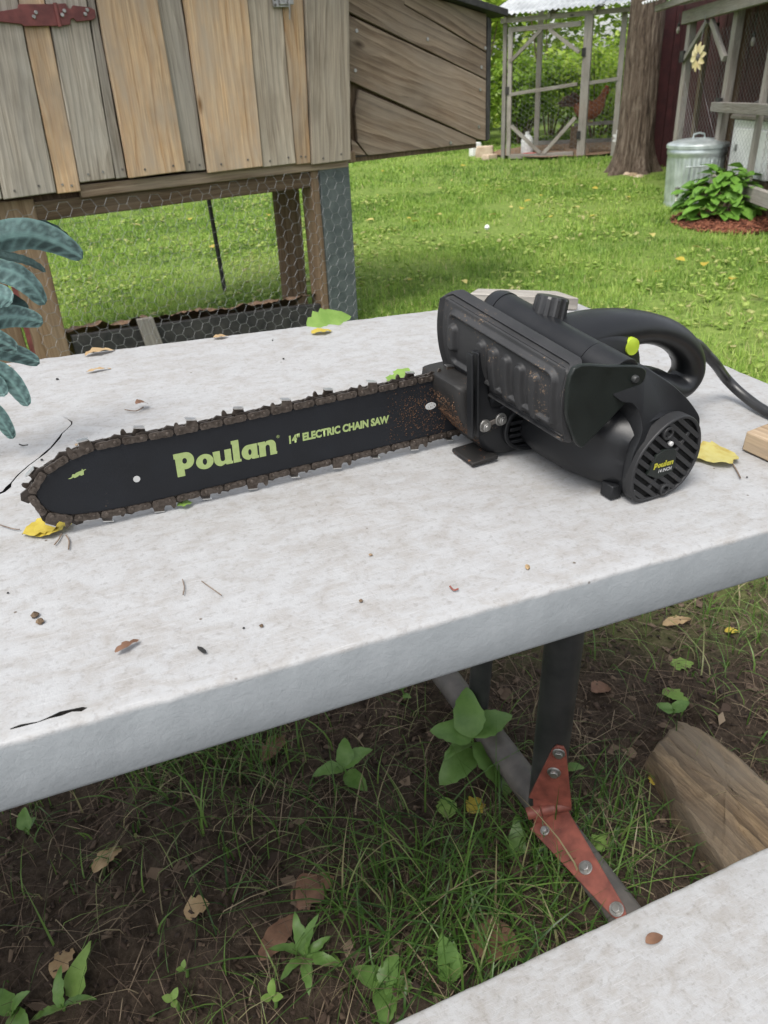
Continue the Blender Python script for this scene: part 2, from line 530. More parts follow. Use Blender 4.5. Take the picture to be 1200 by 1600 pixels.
def plastic(name, base, rough, dust=.25, dcol=(.30, .20, .12), dscale=60, bmp=.25):
    """moulded plastic with a fine leathery grain, scuffs and specks of sawdust"""
    m, nt, b, L = nodes(name)
    v = coords(nt, (1, 1, 1), False)
    grain = noise(nt, v, 900, 2, .5)
    blot = noise(nt, v, 26, 5, .65)
    sp = noise(nt, v, dscale * 9, 3, .75)
    mu = nt.nodes.new('ShaderNodeMath'); mu.operation = 'MULTIPLY'; L(blot.outputs[0], mu.inputs[0]); L(sp.outputs[0], mu.inputs[1])
    lo = .47 - .21 * dust
    dr = ramp(nt, [(lo, (0, 0, 0)), (lo + .045, (1, 1, 1))]); L(mu.outputs[0], dr.inputs[0])
    tint = ramp(nt, [(.35, base), (.7, tuple(c * 1.5 for c in base))]); L(blot.outputs[0], tint.inputs[0])
    dc = ramp(nt, [(.4, tuple(c * .55 for c in dcol)), (.65, dcol)]); L(sp.outputs[0], dc.inputs[0])
    col = mixc(nt, dr.outputs[0], tint.outputs[0], dc.outputs[0])
    L(col, b.inputs['Base Color'])
    mr = nt.nodes.new('ShaderNodeMapRange'); L(blot.outputs[0], mr.inputs[0]); mr.inputs[1].default_value = .3; mr.inputs[2].default_value = .7
    mr.inputs[3].default_value = rough - .07; mr.inputs[4].default_value = rough + .1
    rr = nt.nodes.new('ShaderNodeMix'); L(dr.outputs[0], rr.inputs[0]); L(mr.outputs[0], rr.inputs[2]); rr.inputs[3].default_value = .95
    L(rr.outputs[0], b.inputs['Roughness']); b.inputs['Specular IOR Level'].default_value = .34
    b1 = bump(nt, grain.outputs[0], bmp, .0004); b2 = bump(nt, dr.outputs[0], .4, .0006); L(b1.outputs[0], b2.inputs['Normal']); L(b2.outputs[0], b.inputs['Normal'])
    return m


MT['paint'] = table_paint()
MT['crackdark'] = mat('black_crack_lining', (.008, .007, .006), (.018, .015, .012), 200, .95, bmp=.2)  # near-black colour for the walls and floor of the cracks
MT['plastic'] = plastic('black_moulded_plastic', (.0075, .008, .009), .42, .2, bmp=.15)
MT['plastic_dusty'] = plastic('sawdust_caked_plastic', (.013, .0125, .012), .6, .62, (.20, .085, .04), 45)
MT['plastic_guard'] = plastic('scuffed_guard_plastic', (.017, .0172, .018), .52, .52, (.17, .12, .08), 50)
MT['plastic_smooth'] = plastic('smooth_black_grip', (.0065, .007, .008), .36, .1, bmp=.12)
MT['plastic_flat'] = plastic('green_black_plate', (.006, .0085, .007), .42, .18)
MT['barpaint'] = plastic('black_bar_paint', (.0055, .0065, .0088), .60, .14, (.26, .17, .10), 40)
MT['bardust'] = plastic('dusty_bar_paint', (.011, .0125, .0155), .55, .52, (.26, .13, .06), 40)
MT['chain'] = mat('worn_chain_steel', (.055, .044, .036), (.13, .108, .092), 240, .42, .7, bmp=.06, bscale=500, bdist=.0003)
MT['chain_dark'] = mat('gap_shade_link_steel', (.03, .024, .02), (.07, .058, .05), 240, .55, .6, bmp=0)  # drive links darkened: shade between the straps is in the colour
MT['chrome'] = mat('chrome_cutter_edge', (.55, .55, .54), (.75, .75, .74), 120, .28, .95, bmp=.1)
MT['lime'] = mat('lime_print', (.27, .345, .125), (.31, .385, .15), 300, .6, bmp=.05, rand=False)
MT['limebutton'] = mat('lime_button_plastic', (.29, .38, .02), (.33, .43, .03), 40, .4, bmp=.05)
MT['yellowprint'] = mat('yellow_print', (.36, .34, .02), (.40, .38, .03), 200, .5, bmp=0)
MT['whiteprint'] = mat('white_print', (.42, .42, .41), (.46, .46, .45), 200, .5, bmp=0)
MT['rubber'] = mat('black_rubber_cord', (.010, .010, .011), (.02, .02, .02), 90, .38, bmp=.1)


def ground_mat():
    m, nt, b, L = nodes('yard_soil_and_turf')
    tc = nt.nodes.new('ShaderNodeTexCoord'); v = tc.outputs['Object']
    n1 = noise(nt, v, 3.2, 5, .65); n2 = noise(nt, v, 26, 6, .7); n3 = noise(nt, v, 120, 5, .75)
    soil = ramp(nt, [(.28, (.012, .009, .007)), (.45, (.034, .025, .018)), (.6, (.070, .052, .037)), (.75, (.125, .097, .07))])
    ad = nt.nodes.new('ShaderNodeMath'); ad.operation = 'ADD'; a2 = nt.nodes.new('ShaderNodeMath'); a2.operation = 'MULTIPLY'; a2.inputs[1].default_value = .5
    L(n2.outputs[0], ad.inputs[0]); L(n3.outputs[0], ad.inputs[1]); L(ad.outputs[0], a2.inputs[0]); L(a2.outputs[0], soil.inputs[0])
    turf = ramp(nt, [(.3, (.06, .09, .022)), (.5, (.13, .19, .038)), (.68, (.20, .245, .07))]); L(n2.outputs[0], turf.inputs[0])
    # turf away from the worn patch under the table
    sx = nt.nodes.new('ShaderNodeSeparateXYZ'); L(v, sx.inputs[0])
    mr = nt.nodes.new('ShaderNodeMapRange'); L(sx.outputs['Y'], mr.inputs[0]); mr.inputs[1].default_value = 1.15; mr.inputs[2].default_value = 1.9
    mp = ramp(nt, [(.62, (1, 1, 1)), (.72, (0, 0, 0))]); L(n1.outputs[0], mp.inputs[0])
    mm = nt.nodes.new('ShaderNodeMath'); mm.operation = 'MULTIPLY'; L(mr.outputs[0], mm.inputs[0]); L(mp.outputs[0], mm.inputs[1])
    L(mixc(nt, mm.outputs[0], soil.outputs[0], turf.outputs[0]), b.inputs['Base Color'])
    b.inputs['Roughness'].default_value = .95; b.inputs['Specular IOR Level'].default_value = .15
    L(bump(nt, a2.outputs[0], .9, .008).outputs[0], b.inputs['Normal'])
    return m


def stone_mat():
    m, nt, b, L = nodes('tan_layered_sandstone')
    v = coords(nt, (1, 1.6, 2), False)
    n1 = noise(nt, v, 10, 8, .75, .3); n2 = noise(nt, v, 70, 5, .7)
    r = ramp(nt, [(.3, (.085, .062, .042)), (.43, (.20, .145, .088)), (.55, (.34, .25, .14)), (.7, (.42, .34, .23))])
    L(n1.outputs[0], r.inputs[0])
    s = ramp(nt, [(.3, (.5, .48, .45)), (.55, (1, 1, 1))]); L(n2.outputs[0], s.inputs[0])
    mx = nt.nodes.new('ShaderNodeMix'); mx.data_type = 'RGBA'; mx.blend_type = 'MULTIPLY'; mx.inputs[0].default_value = .7
    L(r.outputs[0], mx.inputs[6]); L(s.outputs[0], mx.inputs[7]); L(mx.outputs[2], b.inputs['Base Color'])
    b.inputs['Roughness'].default_value = .9
    b1 = bump(nt, n2.outputs[0], .5, .003); b2 = bump(nt, n1.outputs[0], .6, .012); L(b1.outputs[0], b2.inputs['Normal']); L(b2.outputs[0], b.inputs['Normal'])
    return m


def bark_mat():
    m, nt, b, L = nodes('furrowed_bark')
    v = coords(nt, (1, 1, .16), False)
    n1 = noise(nt, v, 26, 6, .7, .5); n2 = noise(nt, coords(nt, (1, 1, .6), False), 50, 5, .7)
    r = ramp(nt, [(.33, (.024, .017, .012)), (.48, (.095, .070, .052)), (.66, (.18, .145, .112))]); L(n1.outputs[0], r.inputs[0])
    lich = ramp(nt, [(.6, (0, 0, 0)), (.75, (.5, .5, .5))]); L(n2.outputs[0], lich.inputs[0])
    L(mixc(nt, lich.outputs[0], r.outputs[0], (.19, .20, .16)), b.inputs['Base Color'])
    b.inputs['Roughness'].default_value = .95; b.inputs['Specular IOR Level'].default_value = .2
    L(bump(nt, n1.outputs[0], 1.0, .03).outputs[0], b.inputs['Normal'])
    return m


def patina_mat():
    m, nt, b, L = nodes('verdigris_copper')
    v = coords(nt, (1, 1, 1), False)
    n1 = noise(nt, v, 22, 6, .65, .4); n2 = noise(nt, v, 110, 4, .7)
    r = ramp(nt, [(.30, (.016, .024, .024)), (.45, (.032, .062, .058)), (.58, (.085, .145, .137)), (.74, (.19, .29, .275))]); L(n1.outputs[0], r.inputs[0])
    a = nt.nodes.new('ShaderNodeAttribute'); a.attribute_name = 'tone'
    col = mixc(nt, a.outputs['Fac'], r.outputs[0], (.20, .35, .32))
    L(col, b.inputs['Base Color']); b.inputs['Roughness'].default_value = .6; b.inputs['Metallic'].default_value = .15
    L(bump(nt, n2.outputs[0], .3, .002).outputs[0], b.inputs['Normal'])
    return m


MT['ground'] = ground_mat(); MT['stone'] = stone_mat(); MT['bark'] = bark_mat(); MT['patina'] = patina_mat()
MT['grass'] = leafmat('lawn_grass', [(0, (.065, .135, .020)), (.35, (.19, .315, .050)), (.65, (.325, .455, .090)), (.85, (.44, .51, .15)), (1, (.46, .40, .22))], .5, .42)
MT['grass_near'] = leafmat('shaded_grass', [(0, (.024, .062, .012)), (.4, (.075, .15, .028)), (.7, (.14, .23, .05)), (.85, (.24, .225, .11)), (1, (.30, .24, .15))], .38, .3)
MT['straw'] = leafmat('dry_litter', [(0, (.022, .015, .011)), (.35, (.065, .043, .030)), (.7, (.16, .115, .078)), (1, (.28, .22, .15))], .9, .05)
MT['foliage'] = leafmat('shrub_foliage', [(0, (.07, .13, .018)), (.4, (.21, .34, .04)), (.75, (.38, .50, .075)), (1, (.50, .60, .15))], .5, .5)
MT['weed'] = leafmat('weed_leaf', [(.3, (.085, .17, .036)), (.7, (.15, .26, .068))], .4, .25, attr=False, nscale=30)
MT['hydrangea'] = leafmat('hydrangea_leaf', [(.3, (.075, .18, .022)), (.7, (.16, .31, .05))], .4, .25, attr=False, nscale=14)
MT['leaf_yellow'] = leafmat('yellow_leaf', [(.3, (.36, .26, .03)), (.65, (.46, .37, .06))], .55, .2, attr=False, nscale=60)
MT['leaf_pale'] = leafmat('pale_yellow_leaf', [(.28, (.33, .24, .05)), (.5, (.42, .37, .12)), (.7, (.45, .41, .17))], .6, .15, attr=False, nscale=70)
MT['leaf_brown'] = leafmat('brown_leaf', [(.3, (.10, .052, .032)), (.7, (.21, .115, .07))], .6, .1, attr=False, nscale=40)
MT['leaf_tan'] = leafmat('tan_leaf', [(.3, (.26, .17, .085)), (.7, (.40, .29, .16))], .7, .1, attr=False, nscale=40)
MT['leaf_green'] = leafmat('fresh_green_leaf', [(.3, (.15, .26, .05)), (.7, (.24, .36, .09))], .5, .3, attr=False, nscale=40)
MT['mulch'] = leafmat('red_bark_mulch', [(0, (.055, .018, .010)), (.5, (.15, .05, .026)), (1, (.25, .10, .055))], .9, 0)
MT['sawdust'] = mat('brown_sawdust', (.13, .075, .045), (.27, .17, .10), 60, .95, bmp=.8, bdist=.006)
MT['sawdust_saw'] = mat('dark_rusty_sawdust', (.055, .026, .014), (.15, .08, .042), 400, .95, bmp=.3)
MT['twig'] = mat('grey_brown_twig', (.10, .07, .05), (.2, .15, .11), 100, .85, bmp=.2)

# ------------------------------------------------------------------ ground sheet
def axis(dense0, dense1, step, far):
    a = list(np.arange(dense0, dense1 + step / 2, step)); s = step
    while a[-1] < far: s = min(s * 1.35, 6.0); a.append(a[-1] + s)
    s = step
    while a[0] > -far: s = min(s * 1.35, 6.0); a.insert(0, a[0] - s)
    return np.array(a)


def gheight(x, y):
    x = np.asarray(x, float); y = np.asarray(y, float)
    far = np.clip((y - 1.2) / .8, 0, 1)
    nearz = (fbm(x * 9, y * 9, 3) - .47) * .036 + (fbm(x * 36, y * 36, 5, 4) - .47) * .022
    lawn = (fbm(x * 1.3, y * 1.3, 9) - .47) * .07 + (fbm(x * 7, y * 7, 12, 3) - .44) * .03
    keep = np.clip((12 - np.hypot(x, y - 6)) / 4, 0, 1)
    return nearz * (1 - far) + lawn * far * keep


gx = axis(-1.0, 1.5, .008, 90); gy = axis(.05, 1.6, .008, 90)
GX, GY = np.meshgrid(gx, gy)
GV = np.stack([GX, GY, gheight(GX, GY)], -1).reshape(-1, 3)
nx, ny = len(gx), len(gy)
ii = (np.arange(ny - 1)[:, None] * nx + np.arange(nx - 1)[None]).ravel()
me = np_mesh('ground', GV, np.stack([ii, ii + 1, ii + 1 + nx, ii + nx], -1))
tag(link('ground', me, MT['ground'], smooth=180), kind='structure')

# ------------------------------------------------------------------ picnic table with its bench
TU0, TU1, TW0, TW1, TTH = -1.06, .762, .357, 1.045, .056


def rrect(u0, u1, w0, w1, r, n=8):
    out = []
    for cx, cy, a0 in ((u1 - r, w1 - r, 0), (u0 + r, w1 - r, 90), (u0 + r, w0 + r, 180), (u1 - r, w0 + r, 270)):
        for k in range(n + 1):
            a = math.radians(a0 + 90 * k / n); out.append((cx + r * math.cos(a), cy + r * math.sin(a)))
    return out


def slab(name, u0, u1, w0, w1, th, r, z0, holes, parent, mt, ragged=.0, M=M_TABLE):
    def ins(d): return rrect(u0 + d, u1 - d, w0 + d, w1 - d, max(r - d, .004))
    prof = [(.006, 0), (.0032, -.0003), (.0014, -.0009), (.0004, -.0020), (0, -.004), (-.001, -th * .5), (0, -th + .006), (.002, -th + .002), (.006, -th)]
    # densify the outline so that the worn edge can wander
    def dens(pl, m=.006):
        out = []
        for a, b in zip(pl, pl[1:] + pl[:1]):
            k = max(1, int(math.hypot(b[0] - a[0], b[1] - a[1]) / m))
            for i in range(k): out.append((a[0] + (b[0] - a[0]) * i / k, a[1] + (b[1] - a[1]) * i / k))
        return out
    base = dens(rrect(u0, u1, w0, w1, r)); n = len(base)
    cx, cy = (u0 + u1) / 2, (w0 + w1) / 2
    nrm = []
    for i in range(n):
        a, b = base[i - 1], base[(i + 1) % n]; t = unit((b[0] - a[0], b[1] - a[1])); nrm.append((t[1], -t[0]))
    m = MB(); rings = []
    for k, (d, z) in enumerate(prof):
        ring = []
        for i, (p, q) in enumerate(zip(base, nrm)):
            jit = ragged * (float(fbm(p[0] * 90 + 5, p[1] * 90 + 7, 21)) - .47) * (1 if 0 < k < 5 else 0)
            dd = d + jit
            ring.append((p[0] - q[0] * dd, p[1] - q[1] * dd, z0 + z + (-abs(jit) * .5 if k < 5 else 0)))
        rings.append(ring)
    m.loft(rings, cap0=False, cap1=True)
    # top sheet: constrained triangulation of rim, cracks and a loose net of inner points (the slab is not dead flat)
    hv = [p for h in holes for p in h]
    inner = []
    stp = .03
    for a_ in np.arange(u0 + .03, u1 - .03, stp):
        for b_ in np.arange(w0 + .03, w1 - .03, stp):
            q = (a_ + rnd.uniform(-.006, .006), b_ + rnd.uniform(-.006, .006))
            if all((q[0] - c[0]) ** 2 + (q[1] - c[1]) ** 2 > .008 ** 2 for c in hv): inner.append(q)
    allp = [(p[0], p[1]) for p in rings[0]] + hv + inner
    ed_ = [(i, (i + 1) % n) for i in range(n)]; k = n
    for h in holes:
        ed_ += [(k + i, k + (i + 1) % len(h)) for i in range(len(h))]; k += len(h)
    cv, ce, cf, ov_, oe, of = delaunay_2d_cdt([Vector(p) for p in allp], ed_, [], 0, 1e-7)
    def inside(p, h):
        c = False
        for (x1, y1), (x2, y2) in zip(h, h[1:] + h[:1]):
            if (y1 > p[1]) != (y2 > p[1]) and p[0] < (x2 - x1) * (p[1] - y1) / (y2 - y1) + x1: c = not c
        return c
    imap = {}
    for i, v in enumerate(cv):
        src = min(ov_[i]) if ov_[i] else None
        if src is not None and src < n: imap[i] = src
        else:
            imap[i] = len(m.V)
            wob = (float(fbm(v.x * 6, v.y * 6, 33, 3)) - .44) * .0035 if (src is not None and src >= n + len(hv)) else 0
            m.V.append((v.x, v.y, z0 + wob))
    rim_poly = [(p[0], p[1]) for p in rings[0]]
    inv = {}
    for i in imap:
        for sidx in ov_[i]: inv[sidx] = imap[i]
    for f_ in cf:
        c = sum((cv[i] for i in f_), Vector((0, 0))) / len(f_)
        if any(inside(c, h) for h in holes) or not inside(c, rim_poly): continue
        m.F.append(tuple(imap[i] for i in f_))
    k = n; crk = []
    for h in holes:       # crack walls go down into the slab
        q = len(h)
        c = MB(); c.add([(a, b, z0 - .0006) for a, b in h] + [(a, b, z0 - .014) for a, b in h], [(i, (i + 1) % q, q + (i + 1) % q, q + i) for i in range(q)] + [tuple(range(q, 2 * q))])
        crk.append(c)
        k += q
    o = m.build(name, mt, parent, M, smooth=50)
    for c in crk: c.build('crack', MT['crackdark'], o, M, smooth=0)
    return o


def crack(pts, widths):
    c = [tb(*p)[:2] for p in pts]; L_, R_ = [], []
    for i, p in enumerate(c):
        t = unit(c[min(i + 1, len(c) - 1)] - c[max(i - 1, 0)]); q = np.array([-t[1], t[0]]); j = rnd.uniform(.45, 1.25)
        L_.append(tuple(p + q * widths[i] * j)); R_.append(tuple(p - q * widths[i] * j))
    return L_ + R_[::-1]


table = thing('picnic_table', M_TABLE @ Matrix.Translation((0, .7, -.77)), 'long white painted picnic table on dark pipe legs, its bench at the front', 'table')
h1 = crack([(-14, 776), (6, 768), (13, 761), (17, 755), (28, 742), (45, 727), (60, 716), (70, 708), (80, 699), (92, 685), (97, 677), (104, 671), (112, 663), (112, 659), (106, 655), (99, 651)],
           [.0030, .0030, .0026, .0014, .0009, .0009, .0012, .0017, .0020, .0017, .0013, .0007, .0009, .0008, .0005, .0003])
h2 = crack([(16, 1139), (32, 1134), (60, 1128), (75, 1122), (95, 1115), (112, 1110), (128, 1108), (136, 1106)], [.0004, .0009, .0004, .0008, .0016, .0022, .0016, .0004])
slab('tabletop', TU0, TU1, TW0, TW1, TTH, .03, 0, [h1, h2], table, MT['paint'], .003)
BZ = -.350
bw = tb(600, 1600, BZ)[1] * .5 + tb(1200, 1325, BZ)[1] * .5
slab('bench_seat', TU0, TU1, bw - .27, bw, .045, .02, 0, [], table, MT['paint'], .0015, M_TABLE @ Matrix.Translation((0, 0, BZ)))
MTI = M_TABLE.inverted()


def gt(px, py, z):                       # a point at height z in the yard, in table coordinates
    return MTI @ Vector(gnd(px, py, z))


c1 = gt(850, 1262, .05); c2 = gt(745, 1122, .05)
UX = c1.x
dirw = (c2 - c1).normalized()
p_near = c1 - dirw * .62; p_far = c1 + dirw * .80
m = MB(); m.tube([p_near, c1, c2, p_far], .0255, 20); m.build('cross_tube', MT['pipe_dull'], table, M_TABLE)
top1 = tb_at(870, 1000, c1.y + .012)
for c, tx, rr in ((c1, (top1[0], c1.y + .012, -TTH + .004), .0265), (c2, (c2.x + .012, c2.y + .02, -TTH + .004), .019)):
    m = MB(); m.tube([Vector(c) + Vector((0, 0, .012)), Vector(tx)], rr, 20); m.build('leg', MT['pipe'], table, M_TABLE)
    m = MB(); m.box((tx[0], tx[1], -TTH - .0005), (.12, .10, .006)); m.build('mounting_plate', MT['pipe'], table, M_TABLE, bevel=.002)
# bench uprights, and the frame at the far left end that carries the other half
fl = MTI @ Vector((-1.0, .2, .05))
for uu, cc in ((UX, None), (-.80, 1)):
    bot = (uu, bw - .13, c1.z + .02) if cc is None else (uu, bw - .13, c1.z + .075)
    m = MB(); m.tube([bot, (uu, bw - .13, BZ - .044)], .019, 16); m.build('bench_upright', MT['pipe'], table, M_TABLE)
    if cc:
        dz = .055
        m = MB(); m.tube([p_near + Vector((uu - UX, 0, dz)), p_far + Vector((uu - UX, 0, dz))], .0255, 16); m.build('cross_tube', MT['pipe_dull'], table, M_TABLE)
        for c in (c1, c2):
            m = MB(); m.tube([(uu, c.y, c.z + dz), (uu, c.y, -TTH + .003)], .024, 16); m.build('leg', MT['pipe'], table, M_TABLE)
# red strap hinge that joins leg and cross tube: two tapering leaves, a knuckle and bolts
legdir = (Vector((top1[0], c1.y + .012, -TTH)) - c1).normalized()
camT = Vector((0, 0, HT))


def hinge_leaf(org, along, across, length, w0, w1, bolts, name):
    nrm = along.cross(across).normalized()
    if nrm.dot(camT - org) < 0: nrm = -nrm
    pl = [(0, -w0 / 2), (length * .93, -w1 / 2), (length, -w1 * .25), (length, w1 * .25), (length * .93, w1 / 2), (0, w0 / 2)]
    M = M_TABLE @ mat4([along, across, nrm], org)
    m = MB(); n_ = len(pl)
    m.add([(a, b, -.0015) for a, b in pl] + [(a, b, .0025) for a, b in pl], [tuple(range(n_))[::-1], tuple(range(n_, 2 * n_))] + [(i, (i + 1) % n_, n_ + (i + 1) % n_, n_ + i) for i in range(n_)])
    lf = m.build(name, MT['red_hinge2'], table, M, bevel=.001)
    for a, b, r in bolts:
        m = MB(); m.cyl((a, b, .002), (a, b, .0045), r * 1.5, n=18); m.cyl((a, b, .0045), (a, b, .010), r, n=6)
        m.build('bolt', MT['steel'], lf, M, bevel=.0008)
    return lf


def toward(p, off):
    return p + (camT - p).normalized() * off


def perp(axis, p):
    v = camT - p; v = v - axis * v.dot(axis); return v.normalized()


up1 = perp(legdir, Vector(c1)); dn = (-dirw).normalized(); up2 = perp(dn, Vector(c1))
ac = legdir.cross(up1).normalized() * -1; ac2 = dn.cross(up2).normalized()
k1 = Vector(c1) + legdir * .052 + up1 * .0285 - ac * .008
k2 = Vector(c1) + dn * .030 + up2 * .0275 + ac2 * .004
kn = (k1 + k2) / 2
a1 = ((Vector(c1) + legdir * .17 + up1 * .0285 - ac * .012) - k1).normalized()
hinge_leaf(k1, a1, a1.cross(up1).normalized() * -1, .125, .066, .020, [(.112, 0, .0062), (.070, .002, .0068)], 'hinge_leaf')
hinge_leaf(k2, dn, ac2, .185, .066, .022, [(.018, .016, .005), (.10, 0, .0068), (.170, 0, .0068)], 'hinge_leaf')
axk = (ac + ac2 * (1 if ac.dot(ac2) > 0 else -1)).normalized()
m = MB()
for k in range(3): m.cyl(kn + axk * (-.034 + .0232 * k), kn + axk * (-.034 + .0232 * k + .022), .0095, n=14)
m.build('hinge_knuckle', MT['red_hinge2'], table, M_TABLE, bevel=.001)
m = MB(); m.add([k1 - ac * .026, k1 + ac * .026, k2 + ac2 * .026 * (1 if ac.dot(ac2) > 0 else -1), k2 - ac2 * .026 * (1 if ac.dot(ac2) > 0 else -1)], [(0, 1, 2, 3)])
m.build('hinge_bridge', MT['red_hinge2'], table, M_TABLE)

# ------------------------------------------------------------------ chainsaw (x forward along the bar, y towards its left side, z up)
saw = thing('electric_chainsaw', M_SAW, 'black electric chainsaw with lime lettering on its bar, resting on the white table', 'chainsaw')


def S(m, name, mt, parent=None, **k):
    return m.build(name, MT[mt], parent or saw, M_SAW, **k)


BC, BH = .0415, .0285
top_e = [(-.03, BC + BH + .002), (.06, BC + BH + .0005), (.15, BC + BH - .001), (.25, BC + BH - .003), (.315, BC + .0262)]
nose = [(.338, BC + .0225), (.356, BC + .0155), (.3675, BC + .006), (.3715, BC - .004), (.369, BC - .0135), (.359, BC - .0225), (.340, BC - .0275)]
bot_e = [(.30, BC - .0300), (.24, BC - BH - .0012), (.15, BC - BH), (.06, BC - BH + .0005), (-.03, BC - BH + .0015)]
edge = catmull(top_e + nose + bot_e, 10, closed=False)
m = MB(); m.prism(edge, -.0022, .0022)
bar = S(m, 'guide_bar', 'barpaint', bevel=.0004)
# sawdust film at the root of the bar
m = MB()
for k in range(700):
    x = .066 * rnd.random() ** 1.8 - .002; z = BC + rnd.uniform(-1, 1) * .0265
    if rnd.random() < .35: z = BC + .002 + rnd.gauss(0, .010); x = rnd.uniform(.012, .05)
    if abs(z - BC) > .0265: continue
    s = rnd.uniform(.0002, .0006); a = rnd.uniform(0, 3)
    m.box((x, .0024 + s * .2, z), (s * 1.6, s * .6, s), Matrix.Rotation(a, 3, 'Y'))
tag(S(m, 'sawdust', 'sawdust_saw', bar, smooth=0), 'fine brown sawdust caught at the root of the bar', kind='stuff')


def disc(r, n=20, cx=0, cz=0, sx=1, sz=1):
    return [(cx + sx * r * math.cos(2 * math.pi * k / n), cz + sz * r * math.sin(2 * math.pi * k / n)) for k in range(n)]


m = MB(); m.prism(disc(.0028, 20, .2955, .0350), .0022, .0026); S(m, 'hole', 'whiteprint', bar)
m = MB(); m.prism(disc(.0045, 20, .0155, .0455, 1.3, .8), .0022, .0026); S(m, 'slot', 'whiteprint', bar)

# --- lettering: flat print on the bar, drawn as filled outlines (u along the writing, v up)
def arcp(cx, cy, rx, ry, a0, a1, n=12):
    return [(cx + rx * math.cos(math.radians(a0 + (a1 - a0) * k / n)), cy + ry * math.sin(math.radians(a0 + (a1 - a0) * k / n))) for k in range(n + 1)]


GL = {
    'P': ([(0, -.12), (.40, -.12), (.40, .22)] + arcp(.52, .66, .44, .44, -90, 90) + [(-.06, 1.10), (-.06, .84), (.0, .84)], [arcp(.47, .66, .12, .15, 0, 360, 16)[:-1]], 1.03),
    'o': (arcp(.46, .40, .46, .40, 0, 360, 28)[:-1], [arcp(.46, .40, .115, .17, 0, 360, 18)[:-1]], .95),
    'u': ([(-.04, .80), (.34, .80), (.34, .34)] + arcp(.46, .34, .12, .12, 180, 360, 8) + [(.58, .80), (.93, .80), (.93, .14), (1.0, .14), (.98, .0), (.62, 0), (.60, .07)] + arcp(.36, .36, .37, .38, 270, 180, 8), [], 1.02),
    'l': ([(-.05, 1.18), (.36, 1.18), (.36, .14), (.43, .14), (.42, 0), (.0, 0), (.0, 1.0), (-.05, 1.0)], [], .47),
    'a': (arcp(.40, .40, .40, .40, 100, 268, 16) + [(.52, .07), (.56, 0), (.92, 0), (.94, .14), (.87, .14), (.87, .80), (.50, .80)], [arcp(.45, .40, .09, .16, 0, 360, 16)[:-1]], .97),
    'n': ([(-.06, .66), (.0, .66), (0, 0), (.36, 0), (.36, .46)] + arcp(.48, .46, .12, .13, 180, 0, 8) + [(.60, 0), (.98, 0), (1.0, .14), (.95, .14), (.95, .5)] + arcp(.66, .5, .29, .32, 0, 90, 8) + [(.44, .80), (.36, .72), (.36, .80), (-.06, .80)], [], 1.0),
}


def print_glyphs(text, org, ux, uz, h, mt, parent, y, name='lettering', wid=None, shear=.0):
    """org: baseline start (x,z); ux: unit direction of writing in xz"""
    tot = sum(GL[c][2] for c in text); k = (wid / tot) if wid else h
    pen = 0; m = MB()
    for c in text:
        out, holes, adv = GL[c]
        loops = [[Vector((pen + p[0] + shear * p[1], p[1], 0)) for p in lp] for lp in [out] + holes]
        flat = [v for lp in loops for v in lp]
        vs = [(org[0] + ux[0] * v.x * k - ux[1] * v.y * h, y, org[1] + ux[1] * v.x * k + ux[0] * 0 + v.y * h) for v in flat]
        m.add(vs, [tuple(t) for t in tessellate_polygon(loops)])
        pen += adv
    return m.build(name, MT[mt], parent, M_SAW, smooth=0)


UXD = (-1.0, 0.0)
print_glyphs('Poulan', (.2625, .0305), UXD, 0, .0178, 'lime', bar, .00235, wid=.0895)


def print_text(body, org, width, height, mt, parent, y, name='lettering', bold=.02, sx=1.0, ang=0.0):
    cu = bpy.data.curves.new('t', 'FONT'); cu.body = body; cu.size = 1; cu.offset = bold; cu.resolution_u = 3
    o = bpy.data.objects.new('t', cu); COL.objects.link(o)
    dg = bpy.context.evaluated_depsgraph_get(); dg.update()
    me = bpy.data.meshes.new_from_object(o.evaluated_get(dg))
    bpy.data.objects.remove(o); bpy.data.curves.remove(cu)
    co = np.zeros(len(me.vertices) * 3); me.vertices.foreach_get('co', co); co = co.reshape(-1, 3)
    mn, mx = co.min(0), co.max(0)
    u = (co[:, 0] - mn[0]) / (mx[0] - mn[0]) * width; v = (co[:, 1] - mn[1]) / (mx[1] - mn[1]) * height
    ca, sa = math.cos(ang), math.sin(ang)
    new = np.stack([org[0] - (u * ca - v * sa), np.full(len(co), y), org[1] + u * sa + v * ca], -1)
    me.vertices.foreach_set('co', new.ravel()); me.name = name; me.materials.clear()
    return link(name, me, MT[mt], parent, M_SAW, smooth=0)


print_text('14" ELECTRIC CHAIN SAW', (.1612, .0372), .1005, .0083, 'lime', bar, .00235, bold=.05)
print_text('\u00ae', (.1728, .0452), .0030, .0030, 'lime', bar, .00235, bold=.0)
# little saw-shaped emblem near the nose
em = [(0, .1), (.22, .22), (.28, .55), (.42, .50), (.46, .62), (.78, .78), (.80, .98), (.86, .78), (1.0, .82), (1.0, .76), (.87, .66), (.84, .18), (.70, .12), (.62, .25), (.50, .10), (.36, .02), (.30, .14), (.16, .04)]
m = MB(); vs = [Vector((a, b, 0)) for a, b in em]
m.add([(.3470 - v.x * .0150, .00235, .0470 + v.y * .0068 + v.x * .0005) for v in vs], [tuple(t) for t in tessellate_polygon([vs])]); S(m, 'emblem', 'lime', bar, smooth=0)

# --- chain: links of strap pairs, left and right cutters along the rivet line
path = []
ed = [np.array(p) for p in edge]
for i, p in enumerate(ed):
    t = unit(ed[min(i + 1, len(ed) - 1)] - ed[max(i - 1, 0)]); path.append(p + np.array([-t[1], t[0]]) * .0029)
path = np.array(path); seg = np.linalg.norm(np.diff(path, axis=0), axis=1); cum = np.concatenate([[0], np.cumsum(seg)])


def at(s):
    return np.array([np.interp(s, cum, path[:, 0]), np.interp(s, cum, path[:, 1])])


